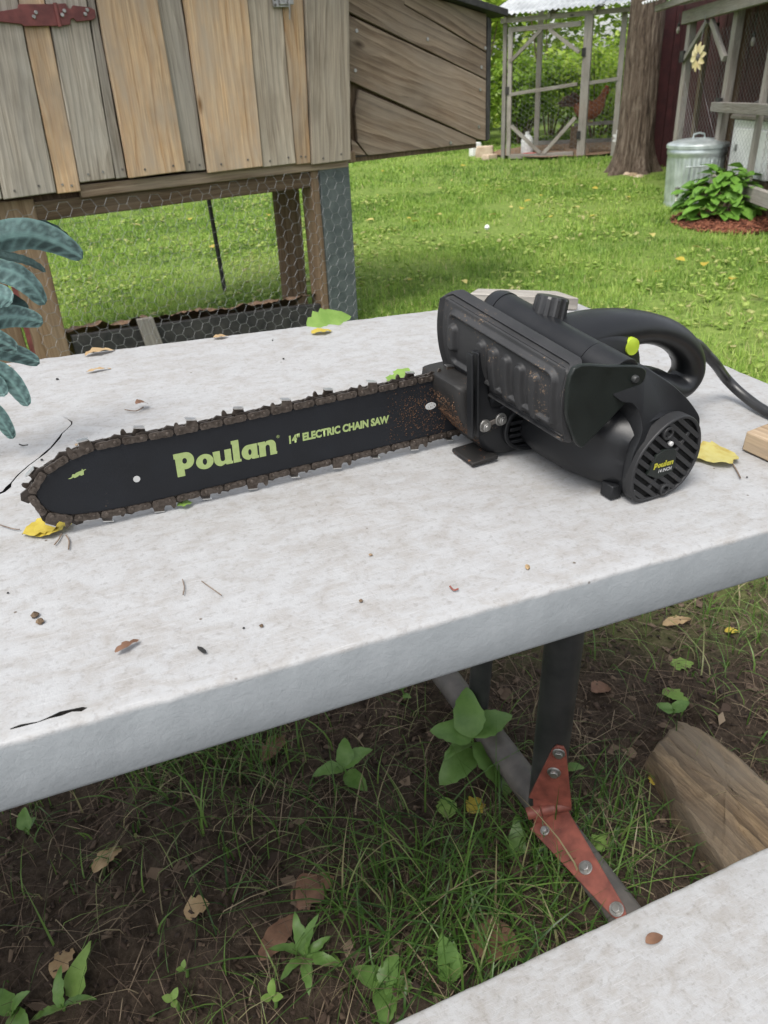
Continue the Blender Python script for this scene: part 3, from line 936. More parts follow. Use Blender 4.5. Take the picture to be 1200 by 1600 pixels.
PITCH = .0104
chain_root = MB()
hl = PITCH / 2 + .0046


def strap(top=None):
    low = [(-hl, -.0008), (-hl + .0012, -.0029), (-.0028, -.0031), (0, -.0025), (.0028, -.0031), (hl - .0012, -.0029), (hl, -.0008)]
    up = top or [(hl, .0016), (hl - .0014, .0029), (.0024, .0031), (0, .0026), (-.0024, .0031), (-hl + .0014, .0029), (-hl, .0016)]
    return low + up


CUT = [(hl, .0016), (hl - .0005, .0062), (hl - .0018, .0080), (hl - .0034, .0076), (hl - .0050, .0040), (.0006, .0034), (-.0008, .0056), (-.0012, .0090), (-hl + .0006, .0076), (-hl - .0003, .0022)]


def link_mesh(kind):
    m = MB()
    m.prism(strap(CUT if kind == 'l' else None), .0021, .0035)
    m.prism(strap(CUT if kind == 'r' else None), -.0035, -.0021)
    for sx in (-1, 1):
        for sy in (-1, 1):
            m.lathe([(.0024, 0), (.0024, .0005), (.0014, .0011), (0, .0012)], 10) if False else m.tube([(sx * PITCH / 2, sy * .0034, 0), (sx * PITCH / 2, sy * .0042, 0), (sx * PITCH / 2, sy * .0046, 0)], [.0019, .0017, .0008], 10)
    # the drive link towards the next strap pair, with its bumper hump and the tang in the groove
    d0 = PITCH / 2
    m.prism([(d0 - .0035, -.0030), (d0 + PITCH / 2 - .002, -.0052), (d0 + PITCH / 2 + .002, -.0052), (d0 + PITCH + .0035, -.0030), (d0 + PITCH + .0035, .0030), (d0 + PITCH - .001, .0058 if kind != 't' else .0044), (d0 + .002, .0032), (d0 - .0035, .0030)], -.0010, .0010)
    me = bpy.data.meshes.new('chain_link'); me.from_pydata(m.V, [], m.F)
    nsteel = len(m.F)
    me.materials.append(MT['chain']); me.materials.append(MT['chrome']); me.materials.append(MT['chain_dark'])
    if kind in 'lr':
        sg = 1 if kind == 'l' else -1
        t = MB(); y0, y1 = .0036 * sg, -.0012 * sg
        a = [(-.0010, y0, .0092), (-hl + .0004, y0, .0078), (-hl + .0010, y1, .0078), (-.0006, y1, .0095)]
        b = [(x, y, z - .0010) for x, y, z in a]
        t.add(a + b, [(0, 1, 2, 3), (7, 6, 5, 4), (0, 4, 5, 1), (1, 5, 6, 2), (2, 6, 7, 3), (3, 7, 4, 0)])
        V = m.V + t.V; Fs = m.F + [tuple(i + len(m.V) for i in f) for f in t.F]
        me.clear_geometry(); me.from_pydata(V, [], Fs)
        for i in range(nsteel, len(Fs)): me.polygons[i].material_index = 1
    for i in range(nsteel - 10, nsteel): me.polygons[i].material_index = 2
    return me


import bmesh
LM = {k: link_mesh(k) for k in 'tlr'}
for me in LM.values():
    bm = bmesh.new(); bm.from_mesh(me); bmesh.ops.recalc_face_normals(bm, faces=bm.faces); bm.to_mesh(me); bm.free()
    me.shade_smooth(); me.set_sharp_from_angle(angle=math.radians(35))
chain = bpy.data.objects.new('saw_chain', None); COL.objects.link(chain); place(chain, saw, M_SAW)
s = .004; k = 0
while s + PITCH * 1.2 < cum[-1]:
    a, b = at(s), at(s + PITCH)
    t = unit(b - a); q = np.array([-t[1], t[0]])
    kind = 'tltr'[k % 4]
    mid = (a + b) / 2
    jj = rnd.uniform(-.0002, .0002)
    M = M_SAW @ mat4([(t[0], 0, t[1]), (0, 1, 0), (q[0], 0, q[1])], (mid[0], jj, mid[1]))
    # outward normal must point away from the bar; on this path it does
    o = bpy.data.objects.new('chain_link', LM[kind]); COL.objects.link(o); place(o, chain, M)
    s += 2 * PITCH; k += 1

# --- drive housing over the sprocket
hp = catmull([(.0140, .074), (.0120, .058), (.004, .040), (-.010, .022), (-.028, .0045), (-.06, .002), (-.10, .004), (-.112, .03), (-.112, .062), (-.095, .078), (-.05, .0795), (.006, .0795)], 4)
m = MB()
ring = lambda y, k: [(-.045 + (x + .045) * k, y, .046 + (z - .046) * k) for x, z in hp]
m.loft([ring(-.0260, .80), ring(-.0245, .92), ring(-.018, 1.0), ring(.036, 1.0), ring(.0425, .985), ring(.046, .94), ring(.047, .86)])
S(m, 'drive_housing', 'plastic_dusty', smooth=55)
# lower skirt and rounded cheek of the housing
m = MB()
ck = catmull([(-.004, .052), (-.006, .036), (-.016, .016), (-.031, .003), (-.065, .0025), (-.075, .03), (-.07, .062), (-.03, .066)], 4)
ring = lambda y, k: [(-.035 + (x + .035) * k, y, .035 + (z - .035) * k) for x, z in ck]
m.loft([ring(.038, 1.0), ring(.045, .98), ring(.049, .92), ring(.0505, .82)])
S(m, 'side_cover', 'plastic', smooth=55)
# sawdust heap caked on the front of the housing
m = MB()
for k in range(2600):
    y = rnd.uniform(-.012, .040); z = rnd.uniform(.012, .070)
    x = float(np.interp(z, [.0045, .022, .040, .058, .074], [-.028, -.010, .004, .012, .014])) + .0002
    w = max(0, 1 - abs(z - .038) / .034) * (1 - .3 * abs(y) / .04)
    if rnd.random() > w: continue
    s_ = rnd.uniform(.0003, .0010)
    m.box((x, y, z), (s_, s_ * 1.2, s_), Matrix.Rotation(rnd.uniform(0, 3), 3, (rnd.random(), rnd.random(), 1)))
tag(S(m, 'sawdust', 'sawdust_saw', smooth=0), 'reddish sawdust caked on the front of the drive housing', kind='stuff')
# --- flat bumper foot under the housing, small rear foot
m = MB(); m.prism([(-.0005, .0), (-.0005, .004), (-.03, .006), (-.03, .002)], .019, .056); S(m, 'bumper_plate', 'plastic_dusty', bevel=.001)
m = MB(); m.box((-.079, .158, .007), (.012, .014, .013)); S(m, 'foot', 'plastic', bevel=.001)

# --- vented oval panel beside the bolts
MV = M_SAW @ Matrix.Translation((-.006, -.009, -.004))
ov = catmull([(-.030, .040), (-.030, .026), (-.040, .014), (-.062, .0075), (-.086, .008), (-.092, .03), (-.086, .048), (-.052, .054), (-.036, .050)], 4)
inn = [(-.060 + (x + .060) * .86, .031 + (z - .031) * .84) for x, z in ov]
m = MB(); m.prism(inn, .052, .0595); vp = m.build('vent_recess', MT['plastic_flat'], saw, MV)
m = MB(); m.ringplate(ov, inn, .052, .0655); m.build('vent_rim', MT['plastic'], saw, MV, smooth=50, bevel=.001)
for k in range(6):
    z = .0125 + k * .0066
    x0, x1 = (-.082, -.036) if 0 < k < 5 else (-.078, -.046)
    m = MB(); m.box(((x0 + x1) / 2, .0612, z), (x1 - x0, .006, .0034), Matrix.Rotation(math.radians(-2), 3, 'Y')); m.build('vent_slat', MT['plastic'], saw, MV, bevel=.0006)

# --- guard arm with its two bolts
AX, AY, AZ = -.0080, -.0105, -.0055
MA = M_SAW @ Matrix.Translation((AX, AY, AZ))
m = MB()
m.prism([(.0115, .118), (-.0045, .118), (-.0075, .072), (-.012, .0610), (-.022, .0590), (-.033, .064), (-.037, .058), (-.033, .047), (-.026, .041), (.001, .0335), (.0050, .0370)], .058, .0640)
arm = m.build('guard_arm', MT['plastic'], saw, MA, bevel=.0012)
for dx_, y0, y1 in ((.0, .058, .0690), (.0062, .0600, .0690)):
    m = MB(); m.prism([(.0112 + dx_, .118), (.0094 + dx_, .118), (.0048 + dx_, .050), (.0030 + dx_, .0375), (.0048 + dx_, .0365), (.0066 + dx_, .050)], y0, y1); m.build('rib', MT['plastic'], arm, MA, bevel=.0005)
for x, z in ((-.0045, .0452), (-.0222, .0482)):
    m = MB(); m.cyl((x, .062, z), (x, .0660, z), .0062, n=22); m.build('washer', MT['steel'], arm, MA, bevel=.0005)
    m = MB(); m.cyl((x, .0660, z), (x, .0695, z), .0044, n=6); m.cyl((x, .0695, z), (x, .0705, z), .0026, n=12); m.build('nut', MT['steel'], arm, MA, bevel=.0006)
m = MB(); m.box((-.0134, .0644, .0467), (.008, .0016, .0045), Matrix.Rotation(.17, 3, 'Y')); m.build('bolt_strap', MT['pipe_dull'], arm, MA, bevel=.0004)

# --- motor pod
mp_ = catmull([(-.060, .040), (-.060, .020), (-.078, .0045), (-.115, .002), (-.148, .010), (-.160, .036), (-.152, .066), (-.122, .080), (-.085, .078), (-.064, .062)], 5)
def pod(y, k, dx=0, dz=0): return [(-.112 + (x + .112) * k + dx, y, .040 + (z - .040) * k + dz) for x, z in mp_]
m = MB(); m.loft([pod(.042, 1.02), pod(.07, 1.04, .004), pod(.11, 1.03, .003), pod(.136, .985, 0), pod(.150, .93, -.003), pod(.160, .87, -.006), pod(.168, .80, -.007)])
S(m, 'motor_housing', 'plastic', smooth=60)
# arched end cover that rises from the motor to the front handle
ec = catmull([(-.064, .1215), (-.093, .1175), (-.1145, .1055), (-.130, .0945), (-.145, .0795), (-.154, .062), (-.157, .030), (-.140, .0045), (-.112, -.0005), (-.090, .002), (-.079, .020), (-.079, .046), (-.084, .062), (-.086, .080), (-.080, .090), (-.068, .094), (-.058, .106)], 5)
yo = lambda z: .1745 - .0220 * min(max((z - .068) / .042, 0), 1)
m = MB()
ring = lambda y, k: [(-.108 + (x + .108) * k, yo(z) + y, .058 + (z - .058) * k) for x, z in ec]
m.loft([ring(-.030, .98), ring(-.026, 1.0), ring(-.006, 1.0), ring(-.0015, .99), ring(0, .97)])
S(m, 'end_cover', 'plastic', smooth=50)
# grille at the motor end: rim, dark opening, diagonal slats, bosses and a maker's label
go = catmull([(-.087, .003), (-.0785, .024), (-.083, .049), (-.106, .071), (-.130, .0752), (-.149, .060), (-.1545, .031), (-.140, .0055), (-.112, -.0005)], 5)
gi = [(-.117 + (x + .117) * .92, .037 + (z - .037) * .92) for x, z in go]
m = MB(); m.ringplate(go, gi, .168, .1800); S(m, 'grille_rim', 'plastic_guard', smooth=50, bevel=.0012)
m = MB(); m.prism(gi, .172, .1750); rec = S(m, 'grille_recess', 'dark', smooth=0) if False else m.build('grille_recess', MT['dark'], saw, M_SAW, smooth=0)
dx, dz = unit((-.024, -.0185)); gpoly = np.array(gi)
for k in range(-6, 7):
    cx, cz = -.117 - dz * k * .0078, .037 + dx * k * .0078
    ts = []
    for i in range(len(gpoly)):
        a, b = gpoly[i], gpoly[(i + 1) % len(gpoly)]
        M2 = np.array([[dx, -(b - a)[0]], [dz, -(b - a)[1]]])
        if abs(np.linalg.det(M2)) < 1e-12: continue
        t_, u_ = np.linalg.solve(M2, a - np.array([cx, cz]))
        if 0 <= u_ < 1: ts.append(t_)
    if len(ts) < 2: continue
    t0, t1 = min(ts), max(ts)
    if t1 - t0 < .01: continue
    c = (cx + dx * (t0 + t1) / 2, .1770, cz + dz * (t0 + t1) / 2)
    m = MB(); m.box(c, (t1 - t0 + .002, .0050, .0040), Matrix.Rotation(-math.atan2(dz, dx), 3, 'Y')); S(m, 'grille_slat', 'plastic_guard', bevel=.0005)
# two cross ribs and two screw bosses
for k in (.004,):
    c = (-.117 + dx * k, .1764, .037 + dz * k)
    m = MB(); m.box(c, (.0036, .0045, .066), Matrix.Rotation(-math.atan2(dz, dx), 3, 'Y')); S(m, 'grille_rib', 'plastic_guard', bevel=.0005)
for x, z in ((-.110, .063), (-.1205, .0065)):
    m = MB(); m.ringplate(disc(.0058, 20, x, z), disc(.0036, 20, x, z), .172, .1812); S(m, 'screw_boss', 'plastic_guard', bevel=.0005)
    m = MB(); m.prism(disc(.0036, 20, x, z), .172, .1765); S(m, 'boss_bore', 'dark')
lab = [(-.0945, .0275), (-.1015, .0445), (-.1095, .0480), (-.121, .0470), (-.1250, .0420), (-.1265, .0285), (-.124, .0235), (-.108, .0205)]
m = MB(); m.prism(lab, .1775, .1806); lb = S(m, 'maker_label', 'plastic_flat', bevel=.0004)
print_glyphs('Poulan', (-.1003, .0318), UXD, 0, .0048, 'yellowprint', lb, .1809, wid=.0225, shear=.1)
print_text('14 INCH', (-.1070, .0266), .0150, .0034, 'whiteprint', lb, .1809, bold=.03)
m = MB(); m.cyl((-.1155, .178, .0525), (-.1155, .1818, .0525), .0022, n=10); S(m, 'pale_rivet', 'whiteprint', bevel=.0006)

# --- front handle tube
m = MB()
m.tube([(-.0600, -.017, .1290), (-.0602, -.015, .1288), (-.0606, -.011, .1282), (-.0613, -.004, .1271), (-.0620, .004, .1260)], [.006, .0125, .0165, .0188, .0192], 32)
S(m, 'handle_cap', 'plastic_smooth', smooth=60)
m = MB(); m.tube([(-.0620, .0042, .1260), (-.0730, .118, .1105)], .0186, 32); fh = S(m, 'front_handle', 'plastic_smooth', smooth=60)
m = MB(); m.tube([(-.0730, .1185, .1104), (-.0762, .1515, .1060)], .0190, 32); S(m, 'handle_sleeve', 'plastic', smooth=60, bevel=.0006)
# column that joins the handle's far end to the drive housing
m = MB()
m.loft([[(-.062 + a * k, y_, z_) for a, y_ in ((.020, -.014), (.020, .012), (-.034, .012), (-.034, -.014))] for k, z_ in ((1.25, .07), (1.0, .09), (.85, .115))])
S(m, 'handle_column', 'plastic', bevel=.006, seg=3)

# --- main body and rear handle loop (one swept section)
m = MB()
bp = catmull([(-.058, .060), (-.060, .092), (-.075, .118), (-.110, .124), (-.150, .112), (-.165, .080), (-.160, .040), (-.120, .022), (-.080, .030)], 5)
ring = lambda y, k: [(-.11 + (x + .11) * k, y, .075 + (z - .075) * k) for x, z in bp]
m.loft([ring(.020, .86), ring(.024, .95), ring(.032, 1.0), ring(.080, 1.0), ring(.088, .95), ring(.092, .86)])
S(m, 'body', 'plastic', smooth=60)
HP = [(-.070, .112, .030, .018), (-.105, .1155, .029, .0195), (-.145, .1145, .0255, .0190), (-.185, .1105, .0215, .0150), (-.222, .0975, .0200, .0142), (-.249, .0775, .0195, .0140), (-.2590, .0560, .0195, .0130),
      (-.2500, .0415, .0200, .0120), (-.2320, .0410, .0215, .0140), (-.2050, .0510, .0230, .0160), (-.170, .0560, .0260, .0180), (-.135, .0590, .0300, .020)]
hpv = catmull(HP, 6, closed=False)
HY = .062
m = MB(); m.tube([(p[0], HY, p[1]) for p in hpv], 1, 28, sec=lambda k: (hpv[k][2], hpv[k][3]), ref=(0, 1, 0))
rh = S(m, 'rear_handle', 'plastic_smooth', smooth=70)
m = MB(); m.tube([(-.143, HY + .020, .106), (-.143, HY + .0280, .1065), (-.143, HY + .0310, .107), (-.143, HY + .0315, .107)], [.0084, .0084, .0078, .004], 28); S(m, 'lock_button', 'limebutton', rh)
m = MB(); m.tube([(-.152, HY + .004, .0935), (-.160, HY + .003, .0810), (-.163, HY, .0740)], [.0065, .006, .004], 14); S(m, 'trigger', 'limebutton', rh)
# oil cap with gripping flutes
m = MB()
ax = Vector((-.22, -.06, 1)).normalized(); c0 = Vector((-.0745, .050, .122))
n = 60
def capring(h, r, fl): 
    q = rot_between(ax); return [c0 + q @ Vector(((r - (fl if (i // 3) % 2 else 0)) * math.cos(2 * math.pi * i / n), (r - (fl if (i // 3) % 2 else 0)) * math.sin(2 * math.pi * i / n), h)) for i in range(n)]
m.loft([capring(0, .0120, 0), capring(.008, .0120, 0), capring(.0085, .0160, .0012), capring(.0265, .0152, .0012), capring(.0285, .0140, 0), capring(.0290, .0112, 0)])
S(m, 'oil_cap', 'rubber', smooth=25)

# --- front hand guard: ribbed shield, solid, curved
def guard_pt(s_, t_, d):
    y = -.010 + .163 * s_
    xt, zt = -.003 - .021 * s_, .1535 - .0255 * s_; xb, zb = -.011 - .022 * s_, .0745 - .0185 * s_
    x = xt + (xb - xt) * t_ + .008 * math.sin(math.pi * t_) ** .8 - .010 * max(0, .10 - t_) / .10
    z = zt + (zb - zt) * t_
    return (x + d, y, z)


def sdr(x, y, cx, cy, hx, hy, r):
    qx, qy = abs(x - cx) - hx + r, abs(y - cy) - hy + r
    return math.hypot(max(qx, 0), max(qy, 0)) + min(max(qx, qy), 0) - r


def sst(a, b, x):
    t_ = min(max((x - a) / (b - a), 0), 1); return t_ * t_ * (3 - 2 * t_)


def guard_h(X, Z):      # X along 0..163 mm, Z down 0..80 mm; relief in metres
    d = sdr(X, Z, 81.5, 40, 81.5, 40, 11)
    h = .0046 * (1 - sst(0, 2.2, abs(d + 2.2)))                         # outer lip
    h += .0014 * (1 - sst(0, 1.0, abs(d + 6.2)))
    e = sdr(X, Z, 82, 40, 69, 28, 10)
    h += .0042 * (1 - sst(0, 4.2, abs(e + 3.5)))                        # swelling frame
    for i, (cx, z0, z1) in enumerate(((21, 25, 52), (60, 24, 70), (76, 24, 71), (92, 24, 72), (109, 24, 72), (126, 24, 72))):
        r = sdr(X + (Z - 40) * .05, Z, cx, (z0 + z1) / 2, 5.4, (z1 - z0) / 2, 5.4)
        h = max(h, .0046 * (1 - sst(-2.4, .5, r)))
    return h


NS, NT = 190, 100
m = MB()
def corner_t(s_):       # rounded corners: pull the outline in near both ends
    X = s_ * 163; r = 11.0; e = min(X, 163 - X)
    return (r - math.sqrt(max(r * r - (r - min(e, r)) ** 2, 0))) / 80.0
front, back = [], []
for j in range(NT + 1):
    for i in range(NS + 1):
        s_ = i / NS; ct = corner_t(min(max(s_, .0012), .9988)) * .9
        t_ = ct + (1 - 2 * ct) * j / NT
        front.append(guard_pt(s_, t_, guard_h(s_ * 163, t_ * 80)))
        back.append(guard_pt(s_, t_, -.0030))
W = NS + 1; NF = len(front); fs = []
for j in range(NT):
    for i in range(NS):
        a = j * W + i
        fs.append((a, a + 1, a + 1 + W, a + W)); fs.append((NF + a, NF + a + W, NF + a + 1 + W, NF + a + 1))
bd = [i for i in range(W)] + [j * W + NS for j in range(1, NT + 1)] + [NT * W + i for i in range(NS - 1, -1, -1)] + [j * W for j in range(NT - 1, 0, -1)]
for a, b in zip(bd, bd[1:] + bd[:1]): fs.append((b, a, NF + a, NF + b))
m.add(front + back, fs)
gd = S(m, 'hand_guard', 'plastic_guard', smooth=50)
tp, bt = guard_pt(1, .06, -.001), guard_pt(1, .95, -.001)
m = MB(); m.prism(catmull([(-.0185, .1280), (-.055, .1240), (-.0895, .1175), (-.0960, .107), (-.086, .094), (-.063, .0745), (-.044, .0600), (-.0360, .0565), (-.0245, .073), (-.0165, .095)], 4), .1528, .1575)
ep = S(m, 'guard_side_plate', 'plastic_flat', gd, smooth=50, bevel=.0012)
m = MB(); m.tube([(-.0830, .157, .1085), (-.0830, .1600, .1085), (-.0830, .1612, .1085)], [.0034, .0034, .0024], 18); sc = S(m, 'screw', 'pipe', gd)

# --- power cord
cl = [(-.245, HY - .004, .076), (-.262, HY - .008, .078), (-.282, HY - .013, .0755)]
m = MB(); m.tube(catmull([(-.240, HY - .003, .074), (-.258, HY - .007, .078), (-.272, HY - .010, .0775), (-.288, HY - .012, .0690), (-.305, HY - .012, .0560)], 5, closed=False), [.0085 - .0030 * k / 20 for k in range(21)], 16); S(m, 'strain_relief', 'rubber')
ti = M_SAW.inverted() @ M_TABLE
def ts_(px, py, c): return tuple(ti @ Vector(tb(px, py, c)))
cord = [(-.255, HY - .007, .078), (-.272, HY - .010, .0775), (-.290, HY - .012, .067), (-.312, HY - .010, .050)] + [ts_(1135, 592, .026), ts_(1162, 618, .012), ts_(1200, 644, .0065), ts_(1262, 668, .0065), ts_(1320, 676, .0065)]
m = MB(); m.tube(catmull(cord, 8, closed=False), .0056, 14); S(m, 'power_cord', 'rubber', smooth=70)

# ------------------------------------------------------------------ chicken coop on posts (s along the front, d back from it, z up)
A_ = gnd(80, 640); B_ = gnd(545, 520)
uc = unit(B_ - A_); aw = np.array([-uc[1], uc[0], 0])
M_COOP = mat4([uc, aw, (0, 0, 1)], A_)
coop = thing('chicken_coop', M_COOP, 'raised chicken coop of mixed grey and orange boards behind the white table', 'coop')


def cpix(px, py, d=0.0):
    """pixel -> (s, z) on the vertical plane d behind the coop front"""
    q = R @ ray((px, py)); o = A_ + aw * d
    t = ((o - CAM) @ aw) / (q @ aw); p = CAM + q * t
    return (p - A_) @ uc, p[2]


def board(pts, d, th, mt, name='plank', ang=0.0, parent=None, M0=M_COOP, bevel=.003, rag=0.0):
    """flat board outline pts (s,z), front face at depth d, thickness th back; grain at angle ang from vertical"""
    c = np.mean(np.array(pts), 0); ca, sa = math.cos(ang), math.sin(ang)
    zx = (sa, 0, ca); xx = (ca, 0, -sa)
    M = M0 @ mat4([xx, (0, 1, 0), zx], (c[0], d, c[1]))
    loc = [((p[0] - c[0]) * ca - (p[1] - c[1]) * sa, (p[0] - c[0]) * sa + (p[1] - c[1]) * ca) for p in pts]
    # subdivide long edges and let them wander a little, as sawn boards do
    out = []
    for a, b in zip(loc, loc[1:] + loc[:1]):
        k = max(1, int(math.hypot(b[0] - a[0], b[1] - a[1]) / .09))
        for i in range(k):
            j = 0 if i == 0 else rag
            out.append((a[0] + (b[0] - a[0]) * i / k + rnd.uniform(-j, j), a[1] + (b[1] - a[1]) * i / k + rnd.uniform(-j, j) * .3))
    m = MB(); m.prism(out, 0, th)
    return m.build(name, MT[mt], parent or coop, M, smooth=30, bevel=bevel)


# front wall boards: bottom and top (z = 1.4) positions along s, as read off the wall
sb = [-.15, .048, .240, .331, .470, .517, .756, .849, 1.105, 1.273, 1.351, 1.559]
st = [-.08, .100, .272, .362, .505, .534, .761, .861, 1.128, 1.285, 1.389, 1.609]
zb = [.803, .800, .797, .826, .824, .822, .820, .806, .802, .796, .789]
tone = ['wood_grey', 'wood_grey', 'wood_orange', 'wood_grey', 'wood_grey', 'wood_orange', 'wood_grey', 'wood_orange', 'wood_grey2', 'wood_orange', 'wood_grey2']
prd = [0, 0, .004, .002, .003, -.014, .004, -.012, -.002, .004, -.006]
for i in range(11):
    g = .0022; k = (1.9 - .8) / .6
    lo0, lo1 = sb[i] + g, sb[i + 1] - g; hi0, hi1 = sb[i] + (st[i] - sb[i]) * k + g, sb[i + 1] + (st[i + 1] - sb[i + 1]) * k - g
    pl = board([(lo0, zb[i]), (lo1, zb[i] + rnd.uniform(-.003, .003)), (hi1, 1.9), (hi0, 1.9)], prd[i], .022, tone[i], ang=math.atan2((hi0 + hi1 - lo0 - lo1) / 2, 1.1), rag=.0016)
    for q in range(2 if lo1 - lo0 > .07 else 1):     # nail heads along the foot of each board
        x = lo0 + (lo1 - lo0) * (.5 if lo1 - lo0 <= .07 else (.25 + .5 * q)) + rnd.uniform(-.01, .01); z = zb[i] + rnd.uniform(.018, .035)
        m = MB(); m.cyl((x, prd[i] + .001, z), (x, prd[i] - .0025, z), .0042, n=10); m.build('nail', MT['steel' if i in (2, 3) else 'pipe_dull'], pl, M_COOP)
# backing wall, floor, far walls and roof of the box
m = MB(); m.box((.75, .036, 1.35), (1.66, .012, 1.06)); m.build('backing_wall', MT['wood_beam'], coop, M_COOP)
m = MB(); m.box((.75, .52, .785), (1.60, .90, .02)); m.build('floor_board', MT['wood_beam'], coop, M_COOP)
for x in (-.06, 1.57):
    m = MB(); m.box((x, .50, 1.36), (.02, .91, 1.08)); m.build('side_wall', MT['wood_brown'], coop, M_COOP)
m = MB(); m.box((.755, .965, 1.36), (1.65, .02, 1.08)); m.build('back_wall', MT['wood_brown'], coop, M_COOP)
m = MB(); m.box((.75, .45, 1.945), (1.95, 1.35, .03), Matrix.Rotation(.1, 3, 'X')); m.build('roof', MT['roofdark'], coop, M_COOP, bevel=.004)
# the rail under the wall and the strip above it
beam('rail', M_COOP @ Vector((.0, .075, .742)), M_COOP @ Vector((1.545, .075, .725)), .07, .06, MT['wood_beam'], coop, facing=-Vector(aw), wob=.0015)
beam('trim_strip', M_COOP @ Vector((.33, .033, .793)), M_COOP @ Vector((1.56, .033, .781)), .045, .02, MT['wood_brown'], coop, facing=-Vector(aw), wob=.002)
# posts
def post(s0, s1, d, dep, z1, mt, lean=0.0):
    return beam('post', M_COOP @ Vector(((s0 + s1) / 2 + lean, d, -.03)), M_COOP @ Vector(((s0 + s1) / 2, d, z1)), s1 - s0, dep, MT[mt], coop, facing=-Vector(aw), bevel=.004, wob=.0012)
post(.020, .158, .085, .09, .79, 'wood_post', -.02)
post(-.16, -.01, .110, .09, .79, 'wood_post')
m = MB(); m.box((.006, .05, .40), (.018, .02, .76)); m.build('red_strip', MT['red_metal'], coop, M_COOP, bevel=.002)
p = post(1.405, 1.565, .07, .09, .785, 'slate_paint', -.015)
post(1.362, 1.402, .085, .10, .785, 'wood_post', -.012)
s0, _z = cpix(427, 290, .40); s1, _z = cpix(465, 290, .40); s2, _z = cpix(448, 505, .40)
post(s0, s1, .40, .035, .78, 'wood_post', (s2 - s0) * 1.2)
beam('rear_brace', M_COOP @ Vector((.16, .55, .52)), M_COOP @ Vector((-.10, .55, .80)), .04, .03, MT['wood_old'], coop, facing=-Vector(aw))
# black base board with bedding piled behind it
board([(.165, .02), (1.40, -.02), (1.40, .155), (1.171, .180), (.165, .262)], .05, .03, 'black_board', 'base_board', math.pi / 2 - .08, rag=.002)
board([(.468, .03), (.545, .03), (.506, .275), (.436, .278)], .022, .02, 'wood_old', 'stake', -.13, rag=.001)
m = MB(); nS = 80
rows = []
for j in range(9):
    rows.append([(.16 + 1.20 * i / nS, .085 + .045 * j, (.275 - .085 * i / nS) * max(0, 1 - (j / 8) ** 2) * (.9 + .25 * float(fbm(i * .3, j * .6, 4))) + .006 * rnd.random()) for i in range(nS + 1)])
m.add([v for r in rows for v in r], [(j * (nS + 1) + i, j * (nS + 1) + i + 1, (j + 1) * (nS + 1) + i + 1, (j + 1) * (nS + 1) + i) for j in range(8) for i in range(nS)])
tag(m.build('bedding', MT['sawdust'], coop, M_COOP), 'brown wood shavings heaped behind the black board', kind='stuff')


def hexwire(x0, x1, z0, z1, cell, r, sag=.0, flip=False):
    """chicken wire in the xz plane: every wire a thin three-sided tube"""
    a = cell / 1.732; m = MB(); E = set(); P = {}
    cols = int((x1 - x0) / (1.5 * a)) + 1; rws = int((z1 - z0) / (1.732 * a)) + 1
    for i in range(cols):
        for j in range(rws):
            cx, cz = x0 + 1.5 * a * i, z0 + 1.732 * a * (j + .5 * (i % 2))
            ks = []
            for k in range(6):
                x, z = cx + a * math.cos(k * math.pi / 3), cz + a * math.sin(k * math.pi / 3)
                key = (round(x, 4), round(z, 4)); P[key] = (x, z); ks.append(key)
            for k in range(6): E.add(tuple(sorted((ks[k], ks[(k + 1) % 6]))))
    warp = lambda x, z: (x + .010 * math.sin(z * 9 + x * 3), sag * math.sin(x * 6 + 1) * math.sin(z * 5) , z + .008 * math.sin(x * 7))
    for e in sorted(E):
        p, q = P[e[0]], P[e[1]]
        if min(p[0], q[0]) < x0 - .001 or max(p[0], q[0]) > x1 or min(p[1], q[1]) < z0 or max(p[1], q[1]) > z1: continue
        m.tube([warp(*p), warp(*q)], r * (1.35 if abs(p[1] - q[1]) < 1e-3 else 1), 3, caps=False)
    return m


hexwire(.02, 1.568, .03, .775, .052, .00068, .004).build('chicken_wire', MT['wire'], coop, M_COOP @ Matrix.Translation((0, .012, 0)), smooth=0)
# strap hinge
def plate(pts, d0, d1, mt, name, parent=None):
    m = MB(); m.prism(pts, d0, d1); return m.build(name, MT[mt], parent or coop, M_COOP, bevel=.0015)
hz = 1.358
hg = plate([(.06, hz - .012), (.20, hz - .020), (.262, hz - .027), (.268, hz - .033), (.388, hz - .034), (.388, hz + .030), (.268, hz + .030), (.262, hz + .018), (.20, hz + .010), (.06, hz + .006)], -.012, -.003, 'red_metal', 'strap_hinge')
plate([(.386, hz - .034), (.425, hz - .030), (.430, hz - .014), (.440, hz - .012), (.448, hz - .022), (.505, hz - .018), (.520, hz - .010), (.522, hz + .012), (.505, hz + .020), (.448, hz + .026), (.440, hz + .016), (.430, hz + .018), (.425, hz + .032), (.386, hz + .030)], -.010, -.002, 'red_metal', 'hinge_leaf', hg)
m = MB(); m.cyl((.387, -.012, hz - .036), (.387, -.012, hz + .033), .007, n=12); m.build('hinge_pin', MT['red_metal'], hg, M_COOP)
for x, z in ((.312, hz), (.408, hz + .004), (.488, hz + .006)):
    for q in (-1, 1):
        m = MB(); m.cyl((x + q * .005, -.009, z + q * .006), (x + q * .005, -.0165, z + q * .006), .0062, n=12); sc_ = m.build('screw', MT['steel'], hg, M_COOP, bevel=.001)
        m = MB(); m.cyl((x + q * .005, -.0165, z + q * .006), (x + q * .005, -.0168, z + q * .006), .0024, n=6); m.build('screw_recess', MT['dark'], sc_, M_COOP) if False else None
